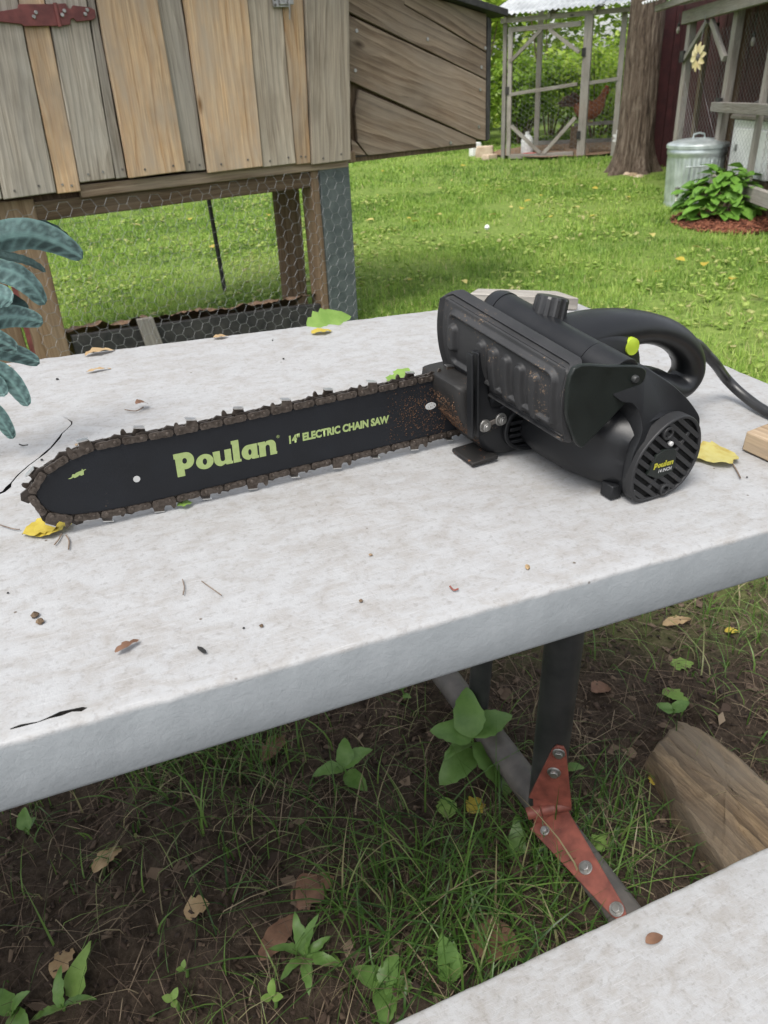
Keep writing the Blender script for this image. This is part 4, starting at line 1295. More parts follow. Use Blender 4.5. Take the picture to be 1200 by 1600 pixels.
# latch: small zinc hasp with a hanging pin
lz = 1.386
la = plate([(1.236, lz - .012), (1.312, lz - .012), (1.312, lz + .022), (1.236, lz + .022)], -.0165, -.009, 'steel', 'latch')
plate([(1.262, lz - .004), (1.326, lz - .004), (1.326, lz + .016), (1.262, lz + .016)], -.026, -.0165, 'steel', 'hasp', la)
m = MB(); m.tube([(1.300, -.03, lz + .01), (1.300, -.031, lz - .02), (1.297, -.028, lz - .055)], .0032, 8); m.build('latch_pin', MT['steel'], la, M_COOP)
for x, z in ((1.245, lz - .004), (1.245, lz + .014)):
    m = MB(); m.cyl((x, -.016, z), (x, -.0195, z), .005, n=10); m.build('screw', MT['pipe_dull'], la, M_COOP)

# nest box on the right end, its boards set on the slant
ND = .06
dl = (1.07 - 1.355) / (2.449 - 1.651); ga = math.pi / 2 - math.atan(dl)
ln = lambda s, s0, z0, sl: z0 + sl * (s - s0)
roofz = lambda s: 1.405 - .20 * (s - 2.166)
nb = lambda pts, name='plank', mt='wood_brown', d=ND: board(pts, d, .02, mt, name, ga, rag=.0012)
L1 = lambda s: ln(s, 1.651, 1.355, dl); L2 = lambda s: ln(s, 1.646, 1.094, (.80 - 1.094) / (2.40 - 1.646)); La = lambda s: ln(s, 1.92, 1.40, -.40)
SL, SR = 1.615, 2.448
g = .0025
nb([(1.95, La(1.95) + g), (SR, La(SR) + g), (SR, roofz(SR)), (1.95, roofz(1.95))])
nb([(SL, L1(SL) + g + .004), (SR, L1(SR) + g), (SR, La(SR) - g), (1.95, La(1.95) - g), (1.95, roofz(1.95)), (SL, roofz(SL))], mt='wood_brown')
nb([(SL, L2(SL) + g), (2.395, L2(2.395) + g), (SR, .795), (SR, L1(SR) - g), (SL, L1(SL) - g - .004)], mt='wood_brown')
nb([(1.648, .855), (1.70, .792), (2.385, .784), (2.385, L2(2.385) - g), (1.675, L2(1.675) - g - .012), (1.645, .99)], mt='wood_brown', d=ND + .003)
nb([(1.612, .80), (1.69, .795), (1.64, .85), (1.612, .87)], mt='wood_brown', d=ND + .002)
m = MB(); m.box((2.03, ND + .0375, 1.09), (.80, .012, .58)); m.build('nest_backing', MT['wood_beam'], coop, M_COOP)
m = MB(); m.prism([(2.450, .79), (2.472, .80), (2.474, roofz(2.47) - .02), (2.450, roofz(2.45) - .01)], ND - .008, ND + .62); m.build('nest_end_wall', MT['black_board'], coop, M_COOP, bevel=.004)
m = MB(); m.prism([(1.58, .770), (2.40, .765), (2.40, .788), (1.58, .790)], ND + .02, ND + .62); m.build('nest_floor', MT['wood_beam'], coop, M_COOP)
m = MB(); m.prism([(1.58, roofz(1.58) + .004), (2.545, roofz(2.545) + .004), (2.545, roofz(2.545) + .034), (1.58, roofz(1.58) + .034)], ND - .05, ND + .68); m.build('nest_roof', MT['roofdark'], coop, M_COOP, bevel=.003)
for px, py in ((555, 110), (557, 48), (752, 105), (750, 140), (748, 198), (704, 223), (758, 75), (668, 61)):
    x, z = cpix(px, py, ND)
    m = MB(); m.cyl((x, ND + .001, z), (x, ND - .003, z), .0075, n=10); m.build('screw', MT['steel'], coop, M_COOP)
m = MB(); m.box((1.592, .075, .795), (.06, .05, .05)); m.build('block', MT['wood_post'], coop, M_COOP, bevel=.006)

# ------------------------------------------------------------------ wire fence behind the coop: black stake with netting
fp = gnd(352, 458)
fdir = Vector((uc[0], uc[1], 0)); fM = mat4([uc, aw, (0, 0, 1)], fp)
fence = thing('wire_fence', fM, 'loose wire netting fence on a thin black stake behind the coop', 'fence')
m = MB(); m.tube([(0, 0, -.05), (-.01, 0, .62)], .014, 8); m.build('stake', MT['black_board'], fence, fM)
for x in (-1.3,):
    m = MB(); m.tube([(x, .03, -.05), (x, .03, .55)], .012, 8); m.build('stake', MT['black_board'], fence, fM)
hexwire(-1.3, .50, .0, .60, .075, .0006, .03).build('netting', MT['wire'], fence, fM @ Matrix.Translation((0, .02, 0)), smooth=0)

# ------------------------------------------------------------------ run with corrugated roof, shed, tree and things far across the lawn
def gp(px, py, z=0.0): return Vector(gnd(px, py, z))


def vup(base, px, py):
    """height of a pixel on the vertical through a ground point"""
    d = R @ ray((px, py)); s = math.hypot(base[0], base[1]) / math.hypot(d[0], d[1]); return H + d[2] * s


P0, P1, P2 = gp(786, 250), gp(907, 247), gp(958, 244)
fr = (P1 - P0).normalized(); frn = Vector((fr.y, -fr.x, 0))
run = thing('chicken_run', Matrix.Translation(P0), 'weathered grey timber run with wire doors and corrugated metal roof', 'chicken run')
def RB(name, a, b, w=.07, d=.05, mt='wood_old'): return beam(name, a, b, w, d, MT[mt], run, facing=frn, bevel=.003, wob=.003)
def on(p, z, off=0.0): return Vector((p.x, p.y, z)) + frn * off
zt = 1.72
RB('post', on(P0, -.05), on(P0, zt), .055); q0 = P0 + fr * .085
RB('door_stile', on(q0, .06, .02), on(q0, zt - .06, .02), .06)
RB('post', on(P1, -.05), on(P1, zt), .11, .08)
RB('post', on(P2, -.05), on(P2, zt), .07)
q1 = P1 - fr * .10
def zat(px, py, p): return vup(p, px, py)
RB('door_rail', on(q0, zt - .09, .02), on(q1, zt - .09, .02), .06); RB('door_rail', on(q0, .85, .02), on(q1, .93, .02), .045); RB('door_rail', on(q0, .045, .02), on(q1, .06, .02), .06)
RB('rail', on(P1, .93), on(P2, .96), .045); RB('top_plate', on(P0 - fr * .05, zt + .02, .05), on(P2 + fr * 2.4, zt + .02, .05), .06)
mid = (q0 + q1) / 2
RB('brace', on(q0, 1.25, .03), on(mid - fr * .05, zt - .12, .03), .045); RB('brace', on(mid + fr * .05, zt - .12, .03), on(q1, 1.30, .03), .045)
RB('brace', on(q0 + fr * .04, .45, .03), on(mid, .08, .03), .045); RB('brace', on(mid + fr * .05, .08, .03), on(q1, .52, .03), .05)
for z in (.30, 1.30):
    m = MB(); m.box(on(q1 + fr * .06, z, .05), (.05, .03, .10)); m.build('door_hinge', MT['black_board'], run)
m = MB(); m.box(on(q0 - fr * .03, .90, .05), (.05, .03, .10)); m.build('door_hinge', MT['black_board'], run)
RM = mat4([fr, -frn, (0, 0, 1)], P0)
hexwire(.08, 1.15, .06, zt - .08, .06, .0012, .004).build('wire_mesh', MT['wire'], run, RM, smooth=0)
hexwire(1.20, (P2 - P0).length, .06, zt - .08, .06, .0012, .004).build('wire_mesh', MT['wire'], run, RM, smooth=0)


def corrugated(w, dpt, z0, z1, M, parent, name='roof_sheet', pitch=.076, amp=.011):
    nx_ = int(w / pitch * 8); m = MB(); V = []
    for j in range(2):
        for i in range(nx_ + 1):
            x = w * i / nx_; V.append((x, dpt * j, z0 + (z1 - z0) * j + amp * math.sin(2 * math.pi * x / pitch)))
    nb_ = len(V)
    V += [(x, y, z - .002) for x, y, z in V]
    F_ = []
    for i in range(nx_):
        F_ += [(i, i + 1, nx_ + 2 + i, nx_ + 1 + i), (nb_ + i, nb_ + nx_ + 1 + i, nb_ + nx_ + 2 + i, nb_ + i + 1), (i, nb_ + i, nb_ + i + 1, i + 1)]
    m.add(V, F_); return m.build(name, MT['roof'], parent, M, smooth=60)


for k in range(6):
    corrugated(.80, 2.3, 0, .50, mat4([fr, -frn, (0, 0, 1)], on(P0 - fr * (.22 - .74 * k), zt + .085 + .004 * (k % 2), .20)), run)
for k in range(4):
    RB('rafter', on(P0 + fr * (.02 + .6 * k), zt + .03, .10), on(P0 + fr * (.02 + .6 * k), zt + .43, -1.9), .04, .06)
for q in (P0, P2):
    RB('post', on(q, -.05, -2.0), on(q, zt + .40, -2.0), .08)
RB('rail', on(P0, .05, -2.0), on(P2, .05, -2.0), .10); 
# floor of the run: bare earth with shavings
m = MB(); pl = []
for k in range(40):
    a = 2 * math.pi * k / 40; pl.append(P0 + fr * (.75 + 1.15 * math.cos(a)) - frn * (.95 + 1.1 * math.sin(a)))
m.add([(p.x, p.y, .035 + .02 * rnd.random()) for p in pl] + [((P0 + fr * .75 - frn * .95).x, (P0 + fr * .75 - frn * .95).y, .06)], [(i, (i + 1) % 40, 40) for i in range(40)])
tag(m.build('run_floor', MT['sawdust']), kind='structure')
# log, upright plank and perch inside the run
lg = P1 - frn * .9 - fr * .28
o = beam('fence_plank', lg, lg + Vector((.01, 0, .36)), .15, .04, MT['wood_beam'], None, facing=frn); tag(o, 'dark brown upright plank standing inside the run below the rooster', 'plank')
o = beam('perch', lg + Vector((-.02, 0, .375)), lg + Vector((.62, .12, .375)), .05, .04, MT['wood_old'], None, facing=frn); tag(o, 'pale grey wooden perch bar under the rooster', 'perch')
for a, b, lab in ((on(P1, .06, -.35) + fr * .05, on(P1, .10, -.45) + fr * .75, 'brown log lying on the run floor beside the tree'), (on(P0, .06, -.5) + fr * .18, on(P0, .06, -.7) + fr * .75, 'dark weathered log on the run floor behind the left door')):
    m = MB(); n = 9; pa = [a + (b - a) * (k / n) + Vector((0, 0, .01 * math.sin(k))) for k in range(n + 1)]
    m.tube(pa, [.055 + .008 * math.sin(k * 2.1) for k in range(n + 1)], 12); tag(m.build('log', MT['wood_beam']), lab, 'log')
# white jug and red dish by the left post, blocks outside
jb = on(P0, .02, -.45) + fr * .24
m = MB(); m.lathe([(.0, 0), (.085, 0), (.09, .03), (.09, .20), (.07, .25), (.03, .28), (.03, .32), (0, .32)], 20); tag(m.build('water_jug', MT['white'], None, Matrix.Translation(jb)), 'white plastic water jug behind the left post of the run', 'jug')
m = MB(); m.lathe([(0, 0), (.10, 0), (.12, .04), (.115, .045), (.09, .015), (0, .012)], 20); tag(m.build('red_dish', mat('red_dish_plastic', (.35, .02, .02), (.42, .03, .03), 10, .4, bmp=0), None, Matrix.Translation(jb + fr * .10 + frn * .25)), 'small red feeding dish on the run floor', 'dish')
for (px, py, sx, sy, sz, mt, rz, nm, lab, cat) in ((742, 243, .16, .14, .19, 'white', .3, 'white_block', 'white block standing below the nest box end', 'block'), (757, 246, .26, .2, .16, 'concrete', -.2, 'tan_stone', 'tan square stone beside the white block', 'stone'), (765, 250, .18, .16, .08, 'concrete', .5, 'flat_stone', 'flat pale stone lowest in front of the tan one', 'stone')):
    b = gp(px, py); m = MB()
    m.loft([[(sx / 2 * k * x + rnd.uniform(-.008, .008), sy / 2 * k * y + rnd.uniform(-.008, .008), z) for x, y in ((-1, -1), (1, -1), (1, 1), (-1, 1))] for k, z in ((1.0, -.03), (1.03, sz * .4), (.97, sz))])
    tag(m.build(nm, MT[mt], None, Matrix.Translation(b) @ Matrix.Rotation(rz, 4, 'Z'), bevel=.012), lab, cat)

# rooster on the perch: one continuous lofted body
def rooster(M):
    t = thing('rooster', M, 'rust red rooster with dark tail perched behind the run door', 'rooster')
    sp = [(-.16, .06, .020), (-.13, .03, .055), (-.08, 0, .085), (-.02, -.01, .098), (.04, .0, .090), (.085, .04, .068), (.11, .085, .046), (.128, .125, .034), (.142, .155, .033), (.160, .172, .028), (.176, .170, .016), (.186, .167, .005)]
    cv = catmull(sp, 4, closed=False); m = MB()
    m.tube([(p[0], 0, p[1] + .13) for p in cv], 1, 20, sec=lambda k: (cv[k][2] * .82, cv[k][2]), ref=(0, 1, 0))
    b = m.build('body', mat('rooster_feathers', (.11, .025, .010), (.24, .075, .02), 34, .7, bmp=.6), t, M, smooth=80)
    m = MB()
    for k in range(11):      # sickle feathers
        a = math.radians(100 + 7 * k); ln_ = .17 + .02 * math.sin(k * 1.7); y = (k % 5 - 2) * .012
        pts = [(-.11, y * .4, .16), (-.11 + ln_ * .5 * math.cos(a), y, .16 + ln_ * .62 * math.sin(a) * .8), (-.11 + ln_ * 1.0 * math.cos(a) - .03, y * 1.4, .16 + ln_ * .72 * math.sin(a)), (-.11 + ln_ * 1.1 * math.cos(a) - .06, y * 1.6, .15 + ln_ * .45 * math.sin(a))]
        cvp = catmull(pts, 4, closed=False)
        m.tube(cvp, 1, 6, sec=lambda k_: (.004, .016 * math.sin(math.pi * min(.94, .12 + k_ / len(cvp)))), ref=(0, 1, 0))
    m.build('tail', mat('tail_feathers', (.02, .014, .01), (.09, .03, .012), 30, .5, bmp=.3), t, M)
    rm = mat('comb_red', (.30, .02, .02), (.38, .03, .03), 40, .6, bmp=.2)
    m = MB(); m.prism([(.135, .325), (.172, .318), (.178, .338), (.167, .332), (.163, .348), (.153, .335), (.147, .350), (.140, .335)], -.004, .004); m.build('comb', rm, t, M, bevel=.002)
    m = MB(); m.tube([(.170, 0, .292), (.172, 0, .275), (.168, 0, .262)], [.006, .010, .005], 8); m.build('wattle', rm, t, M)
    m = MB(); m.tube([(.178, 0, .303), (.197, 0, .298), (.205, 0, .292)], [.009, .006, .001], 8); m.build('beak', MT['leaf_tan'], t, M)
    for y in (-.026, .026):
        m = MB(); m.tube([(.0, y, .09), (.005, y, .05), (-.012, y, .022), (.0, y, .004)], [.026, .014, .007, .006], 8)
        for a in (-.4, 0, .4): m.tube([(0, y, .006), (.04 * math.cos(a), y + .04 * math.sin(a), .004)], [.005, .003], 6)
        m.build('leg', MT['leaf_tan'], t, M)
        m = MB(); m.tube([(.172, y * 1.05, .308), (.172, y * 1.14, .308)], [.004, .003], 8); m.build('eye', MT['dark'], t, M)
    return t


rp = lg + Vector((.22, .05, .395))
rooster(Matrix.Translation(rp) @ Matrix.Rotation(math.atan2(fr.y, fr.x) + .15, 4, 'Z') @ Matrix.Scale(1.4, 4))

# ------------------------------------------------------------------ the big tree
tc0 = gp(987, 271); tM = Matrix.Translation(tc0)
tree = thing('tree', tM, 'large tree with furrowed grey-brown bark beside the red shed', 'tree')
NA, NZ = 150, 190; V = []
for j in range(NZ + 1):
    z = -.12 + 6.4 * (j / NZ) ** 1.5
    for i in range(NA):
        a = 2 * math.pi * i / NA
        r = .172 * (1 - .03 * max(z, 0)) + .15 * math.exp(-max(z, 0) / .16) * (.55 + .45 * math.cos(5 * a + .7)) + .03 * math.exp(-max(z, 0) / .5)
        fur = float(vnoise(a * 9.0 + .7 * math.sin(z * 2), z * 1.6, 51)) if i < NA - 4 else .5
        rid = abs(math.sin(a * 17 + 1.6 * math.sin(z * 3.1 + a * 3) + 4 * fur))
        r += .018 * (rid ** .6) * (.5 + fur)
        V.append((r * math.cos(a) + .004 * z, r * math.sin(a), z))
m = MB(); m.add(V, [(j * NA + i, j * NA + (i + 1) % NA, (j + 1) * NA + (i + 1) % NA, (j + 1) * NA + i) for j in range(NZ) for i in range(NA)])
m.build('trunk', MT['bark'], tree, tM, smooth=180)
tips = []
for k in range(7):
    a = k * .9 + .3; z0_ = 4.6 + .25 * k; L_ = rnd.uniform(1.2, 1.9)
    e = Vector((L_ * math.cos(a), L_ * math.sin(a), z0_ + rnd.uniform(.5, 1.2))); s_ = Vector((.06, 0, z0_))
    m = MB(); m.tube(catmull([tuple(s_), tuple(s_ + (e - s_) * .5 + Vector((0, 0, .18))), tuple(e)], 5, closed=False), [.11 - .008 * q for q in range(11)], 8); m.build('limb', MT['bark'], tree, tM); tips.append(e)


def leaves(centers, n, spread, size, tone=(0, 1), flat=.5, seed=1):
    """leaf-sized diamond faces scattered in clumps; returns verts, quads, tone per vertex"""
    g = np.random.default_rng(seed); C = np.asarray(centers, float)
    c = C[g.integers(0, len(C), n)]
    v = g.normal(size=(n, 3)); v /= np.linalg.norm(v, axis=1, keepdims=True)
    p = c + v * (spread * g.random((n, 1)) ** .45)
    az = g.uniform(0, 2 * np.pi, n); tilt = g.normal(0, flat, n)
    d = np.stack([np.cos(az), np.sin(az), np.sin(tilt) - .25], 1); d /= np.linalg.norm(d, axis=1, keepdims=True)
    up = np.stack([g.normal(0, .5, n), g.normal(0, .5, n), np.ones(n)], 1)
    s = np.cross(d, up); s /= np.linalg.norm(s, axis=1, keepdims=True)
    ln_ = size * g.uniform(.6, 1.3, (n, 1)); w = ln_ * .30
    nn = np.cross(s, d)
    V = np.stack([p, p + d * ln_ * .5 + s * w + nn * ln_ * .06, p + d * ln_, p + d * ln_ * .5 - s * w + nn * ln_ * .06], 1).reshape(-1, 3)
    Q = np.arange(n * 4).reshape(n, 4)
    cl = g.random(len(C)); ton = np.clip(tone[0] + (tone[1] - tone[0]) * (.35 * cl[g.integers(0, len(C), n)] + .65 * g.random(n)), 0, 1)
    return V, Q, np.repeat(ton, 4)


cen = [e + Vector((rnd.gauss(0, .5), rnd.gauss(0, .5), rnd.gauss(.25, .35))) for e in tips for _ in range(5)]
V, Q, tn = leaves([tuple(c) for c in cen], 5200, .55, .13, seed=3)
link('crown', np_mesh('crown', V, Q), MT['foliage'], tree, tM, smooth=0, attr=tn)

# ------------------------------------------------------------------ shrubs behind the run and the wood behind them
def shrub(x, y, h, w, n, seed, tone, lab, size=.10):
    g = random.Random(seed); M = Matrix.Translation((x, y, 0)); t = thing('shrub', M, lab, 'shrub', 'shrubs behind the run')
    cen = []
    m = MB()
    for k in range(16):
        a = g.uniform(0, 6.28); r = w * .5 * math.sqrt(g.random()); z = h * g.uniform(.12, .92); r *= (1.15 - .6 * z / h)
        c = (r * math.cos(a), r * math.sin(a), z); cen.append(c)
        if k % 2 == 0: m.tube([(r * .15 * math.cos(a), r * .15 * math.sin(a), -.03), (c[0] * .6, c[1] * .6, z * .55), c], [.018, .012, .005], 5)
    m.build('stem', MT['wood_beam'], t, M)
    V, Q, tn = leaves(cen, n, .30 * w * .62, size, tone, seed=seed)
    V[:, 2] = np.maximum(V[:, 2], .01)
    link('crown', np_mesh('crown', V, Q), MT['foliage'], t, M, smooth=0, attr=tn)
    return t


SHR = [(1.5, 15.2, 1.5, 1.7, .1, .75, 'low dark green shrub behind the left door of the run'), (2.9, 15.0, 1.35, 1.6, .05, .65, 'dense dark shrub behind the middle of the run'),
       (4.3, 15.1, 1.6, 1.7, .25, .95, 'leafy shrub behind the run, close left of the big tree'), (2.2, 16.6, 3.0, 2.2, .35, 1.0, 'tall pale green shrub rising behind the left door'),
       (3.9, 16.9, 3.2, 2.3, .3, 1.0, 'tall bright shrub rising above the run beside the tree'), (.4, 16.5, 2.6, 2.0, .3, .9, 'bushy green shrub behind the nest box roof'),
       (5.8, 16.4, 3.0, 2.2, .2, .9, 'green shrub hidden behind the big tree trunk'), (-1.6, 16.8, 2.8, 2.4, .2, .9, 'green shrub far behind the coop wall'), (7.6, 15.6, 3.0, 2.4, .2, .9, 'green shrub far behind the red shed')]
for k, (x, y, h_, w_, t0, t1, lab) in enumerate(SHR):
    shrub(x, y, h_, w_, 3600 if k < 5 else 2200, 20 + k, (t0, t1), lab, .11 if k < 3 else .13)
g = np.random.default_rng(5)
cen = np.stack([g.uniform(-9, 14, 170), g.uniform(18.5, 23, 170), g.uniform(.2, 6.0, 170)], 1)
V, Q, tn = leaves(cen, 60000, 1.0, .20, (.15, 1), seed=9)
tag(link('woodland', np_mesh('woodland', V, Q), MT['foliage'], smooth=0, attr=tn), 'bright green wood closing the view behind the shrubs', 'woodland', kind='stuff')
# broad sword-shaped plant in front of the shrubs
yp = on(P2, 0, -2.6) - fr * .25; yM = Matrix.Translation(yp); yu = thing('broadleaf_plant', yM, 'pale green plant with long pointed leaves behind the run', 'plant')
m = MB(); m.tube([(0, 0, -.02), (.02, 0, .7), (.0, .02, 1.35)], [.02, .015, .008], 6); m.build('stem', MT['wood_beam'], yu, yM)


def leafmesh(name, ln_, w, fold=.18, droop=.15, nseg=6, mt=None, tipw=.0, thick=0.0, serr=0.0, jit=0.0):
    """a real leaf: midrib along +X, blade folded up on both sides, drooping"""
    V = []; F_ = []
    for k in range(nseg + 1):
        t = k / nseg; x = ln_ * t; ww = w * .5 * (math.sin(math.pi * min(1, t ** .8 * .98 + .02)) ** .75) + (tipw if k == nseg else 0)
        z = ln_ * droop * (-(t ** 2) + .6 * t)
        ww *= 1 + serr * (1 if k % 2 else -1)
        j = lambda: 1 + rnd.uniform(-jit, jit)
        za = jit * ln_ * .10 * math.sin(k * 1.3 + ln_ * 900)
        V += [(x, -ww * j(), z + fold * ww * j() + za), (x, jit * ww * .3 * math.sin(k), z + za * .5), (x, ww * j(), z + fold * ww * j() - za)]
    for k in range(nseg):
        a = 3 * k; F_ += [(a, a + 3, a + 4, a + 1), (a + 1, a + 4, a + 5, a + 2)]
    me = bpy.data.meshes.new(name); me.from_pydata(V, [], F_)
    if mt: me.materials.append(mt)
    me.shade_smooth()
    return me


def put_leaf(me, name, parent, pos, az, pitch, roll=0.0, sc=1.0):
    M = Matrix.Translation(Vector(pos)) @ Matrix.Rotation(az, 4, 'Z') @ Matrix.Rotation(-pitch, 4, 'Y') @ Matrix.Rotation(roll, 4, 'X') @ Matrix.Scale(sc, 4)
    o = bpy.data.objects.new(name, me); COL.objects.link(o); place(o, parent, M)
    return o


lm = leafmesh('long_leaf', .30, .055, mt=MT['leaf_green'])
for k in range(34):
    put_leaf(lm, 'leaf', yu, yp + Vector((.0, 0, .45 + .9 * k / 34)), k * 2.4, rnd.uniform(.1, .9), 0, rnd.uniform(.8, 1.2))

# ------------------------------------------------------------------ red shed with wire front, right of the tree
Q0, Q1, Q2 = gp(1048, 300), gp(1108, 322), gp(1158, 345)
sy = Vector((.02, -1, 0)).normalized()
shed = thing('red_shed', Matrix.Translation(Q0), 'dark red shed with grey timber frame, wire front and metal roof', 'shed')
sf = Vector((-1, -.05, 0))
def SB(name, a, b, w=.07, d=.06, mt='wood_old', facing=sf): return beam(name, a, b, w, d, MT[mt], shed, facing=facing, bevel=.003, wob=.002)
def up(p, z, dx=0.0, dy=0.0): return Vector((p.x + dx, p.y + dy, z))
zq = 1.42
SB('post', up(Q0, -.05), up(Q0, zq, .01)); SB('post', up(Q1, -.05), up(Q1, zq, .02)); SB('post', up(Q1, -.05, .07, .06), up(Q1, zq, .09, .06), .09, .06, 'wood_beam')
SB('post', up(Q2, -.05), up(Q2, zq, .02), .04, .04)
Q3 = Q2 + (Q2 - Q1) * 1.3
SB('post', up(Q3, -.05), up(Q3, zq), .07)
SB('lintel', up(Q0, zq + .02, -.02, .12), up(Q3, zq + .06, -.02), .10, .05)
SB('fascia', up(Q0, zq + .13, -.12, .6), up(Q3, zq + .17, -.12), .05, .03)
SB('rail', up(Q1, .76, -.04, .1), up(Q3, .78, -.04), .07, .05); SB('rail', up(Q1, .22, -.03), up(Q3, .22, -.03), .10, .05)
SB('brace', up(Q0, 1.12, -.03, -.03), up((Q0 + Q1) / 2, zq - .04, -.03, .02), .04, .03); SB('brace', up((Q0 + Q1) / 2, zq - .04, -.03, -.06), up(Q1, 1.10, -.03, .04), .05, .03)
m = MB(); m.box(up(Q0, 1.14, -.045), (.02, .085, .09)); m.build('door_hinge', MT['black_board'], shed)
m = MB(); m.box(up(Q1, .80, -.045), (.03, .07, .05)); m.build('door_latch', MT['black_board'], shed)
# red back wall as boards, dark inside
for k in range(16):
    y = 10.0 - .29 * k
    m = MB(); m.box((3.72 + .004 * (k % 2), y, .80), (.03, .283, 1.7)); m.build('wall_board', MT['redwall'], shed)
for k in range(3):
    m = MB(); m.box((3.82, 9.93, .80), (.95, .02, 1.7)) if k == 0 else None
    if k == 0: m.build('wall_board', MT['redwall'], shed)
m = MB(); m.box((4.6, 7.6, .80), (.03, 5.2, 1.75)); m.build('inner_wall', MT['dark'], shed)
for k in range(7):
    m = MB(); m.box((3.42 + .145 * k, 9.905 + .004 * (k % 2), .80), (.139, .02, 1.7)); m.build('wall_board', MT['redwall'], shed, bevel=.002)
SB('stud', Vector((3.40, 8.42, -.02)), Vector((3.42, 8.42, 1.40)), .06, .04, 'wood_beam')
SM = mat4([sy, (-sy.y, sy.x, 0), (0, 0, 1)], up(Q0, 0, -.01))
LEN = (Q3 - Q0).length; l1 = (Q1 - Q0).length


def diag(x0, x1, z0, z1, sp, r):
    m = MB()
    for sg in (1, -1):
        c = -(z1 - z0)
        while c < (x1 - x0):
            a = max(0, c); b = min(x1 - x0, c + (z1 - z0))
            if b > a:
                za, zb_ = a - c, b - c
                if sg < 0: za, zb_ = (z1 - z0) - za, (z1 - z0) - zb_
                m.tube([(x0 + a, .0015 * sg, z0 + za), (x0 + b, .0015 * sg, z0 + zb_)], r, 3, caps=False)
            c += sp
    return m


diag(l1 + .1, LEN, .25, zq - .03, .052, .0008).build('wire_mesh', MT['wire'], shed, SM, smooth=0)
diag(.03, l1 - .03, .05, zq - .1, .06, .0012).build('wire_mesh', MT['wire'], shed, SM, smooth=0)
corrugated(4.6, 1.9, 0, .42, mat4([(0.02, -1, 0), (1, .02, 0), (0, 0, 1)], up(Q0, zq + .19, -.22, .75)), shed)
# hanging bulbs
for (px, py, dp) in ((1060, 45, .25), (1121, 45, .25), (1158, 35, .15), (1177, 62, .12)):
    d = R @ ray((px, py)); k_ = (3.0 + dp) / d[0]; p = Vector(CAM + d * k_)
    Mb = Matrix.Translation(p); b_ = thing('light_bulb', Mb, {1060: 'unlit clear bulb hanging left of the shed door', 1121: 'unlit clear bulb hanging right beside the shed door post', 1158: 'unlit clear bulb hanging highest behind the wire', 1177: 'unlit clear bulb hanging lowest behind the wire'}[px], 'light bulb', 'bulbs hanging in the shed')
    m = MB(); m.lathe([(0, -.045), (.011, -.040), (.018, -.022), (.019, -.006), (.012, .012), (.010, .02)], 14); m.build('glass_bulb', mat('bulb_glass', (.22, .20, .17), (.27, .25, .22), 20, .15, bmp=0), b_, Mb)
    m = MB(); m.lathe([(.013, .018), (.014, .045), (.004, .05), (.004, zq + .1 - p.z)], 10); m.build('socket', MT['black_board'], b_, Mb)
# yellow metal flower hung on the door
fd = R @ ray((1091, 89)); kf = 2.90 / fd[0]; fpnt = Vector(CAM + fd * kf); fM2 = Matrix.Translation(fpnt)
fl_ = thing('metal_flower', fM2, 'yellow metal flower decoration hanging on the shed door frame', 'decoration')
ym = mat('faded_yellow_enamel', (.52, .42, .20), (.64, .56, .34), 12, .5, bmp=.1)
nn_ = (Vector(CAM) - fpnt).normalized(); nn_ = (nn_ + Vector((-1.4, .6, 0))).normalized(); sx_ = Vector((0, 0, 1)).cross(nn_).normalized(); uz = nn_.cross(sx_)
pm = leafmesh('petal', .085, .050, fold=.3, droop=.1, mt=ym)
for k in range(10):
    a = 2 * math.pi * k / 10 + .2; d_ = sx_ * math.cos(a) + uz * math.sin(a); s_ = nn_.cross(d_)
    o = bpy.data.objects.new('petal', pm); COL.objects.link(o); place(o, fl_, mat4([d_, s_, nn_], fpnt + d_ * .028 + nn_ * (.004 * (k % 2))))
m = MB(); q = mat4([sx_, uz, nn_], fpnt); m.lathe([(.026, -.004), (.026, .004), (.018, .010), (0, .012)], 18); m.build('flower_centre', MT['pipe_dull'], fl_, q)
m = MB(); m.cyl(fpnt + Vector((0, 0, .02)), fpnt + Vector((.02, 0, zq - fpnt.z)), .003, n=6); m.build('hanger', MT['wire'], fl_)
# white cabinets behind the wire
for k, (y0, y1, lab) in enumerate(((6.75, 6.10, 'white wooden nest cabinet behind the wire with a sloping grey lid'), (6.03, 5.2, 'white wooden cabinet cut by the right edge of view'))):
    x0 = Q1.x + .06; Mc = Matrix.Translation((x0 + .22, (y0 + y1) / 2, .27)); t = thing('nest_cabinet', Mc, lab, 'cabinet', 'white cabinets in the shed')
    m = MB(); m.box((0, 0, .20), (.44, y0 - y1, .40)); m.build('box', MT['white'], t, Mc, bevel=.006)
    m = MB(); m.box((-.226, 0, .19), (.012, (y0 - y1) * .8, .30)); dr_ = m.build('door', MT['white'], t, Mc, bevel=.004)
    m = MB(); m.box((-.236, (y0 - y1) * .3, .20), (.012, .03, .05)); m.build('handle', MT['steel'], dr_, Mc, bevel=.002)
    m = MB(); m.prism([(-.25, .405), (.25, .405), (.25, .62), (.16, .62), (-.25, .43)], -(y0 - y1) / 2 - .02, (y0 - y1) / 2 + .02); m.build('lid', MT['wood_old'], t, Mc, bevel=.004)
    m = MB(); m.box((0, 0, -.13), (.40, (y0 - y1) * .94, .26)); m.build('stand', MT['wood_beam'], t, Mc)

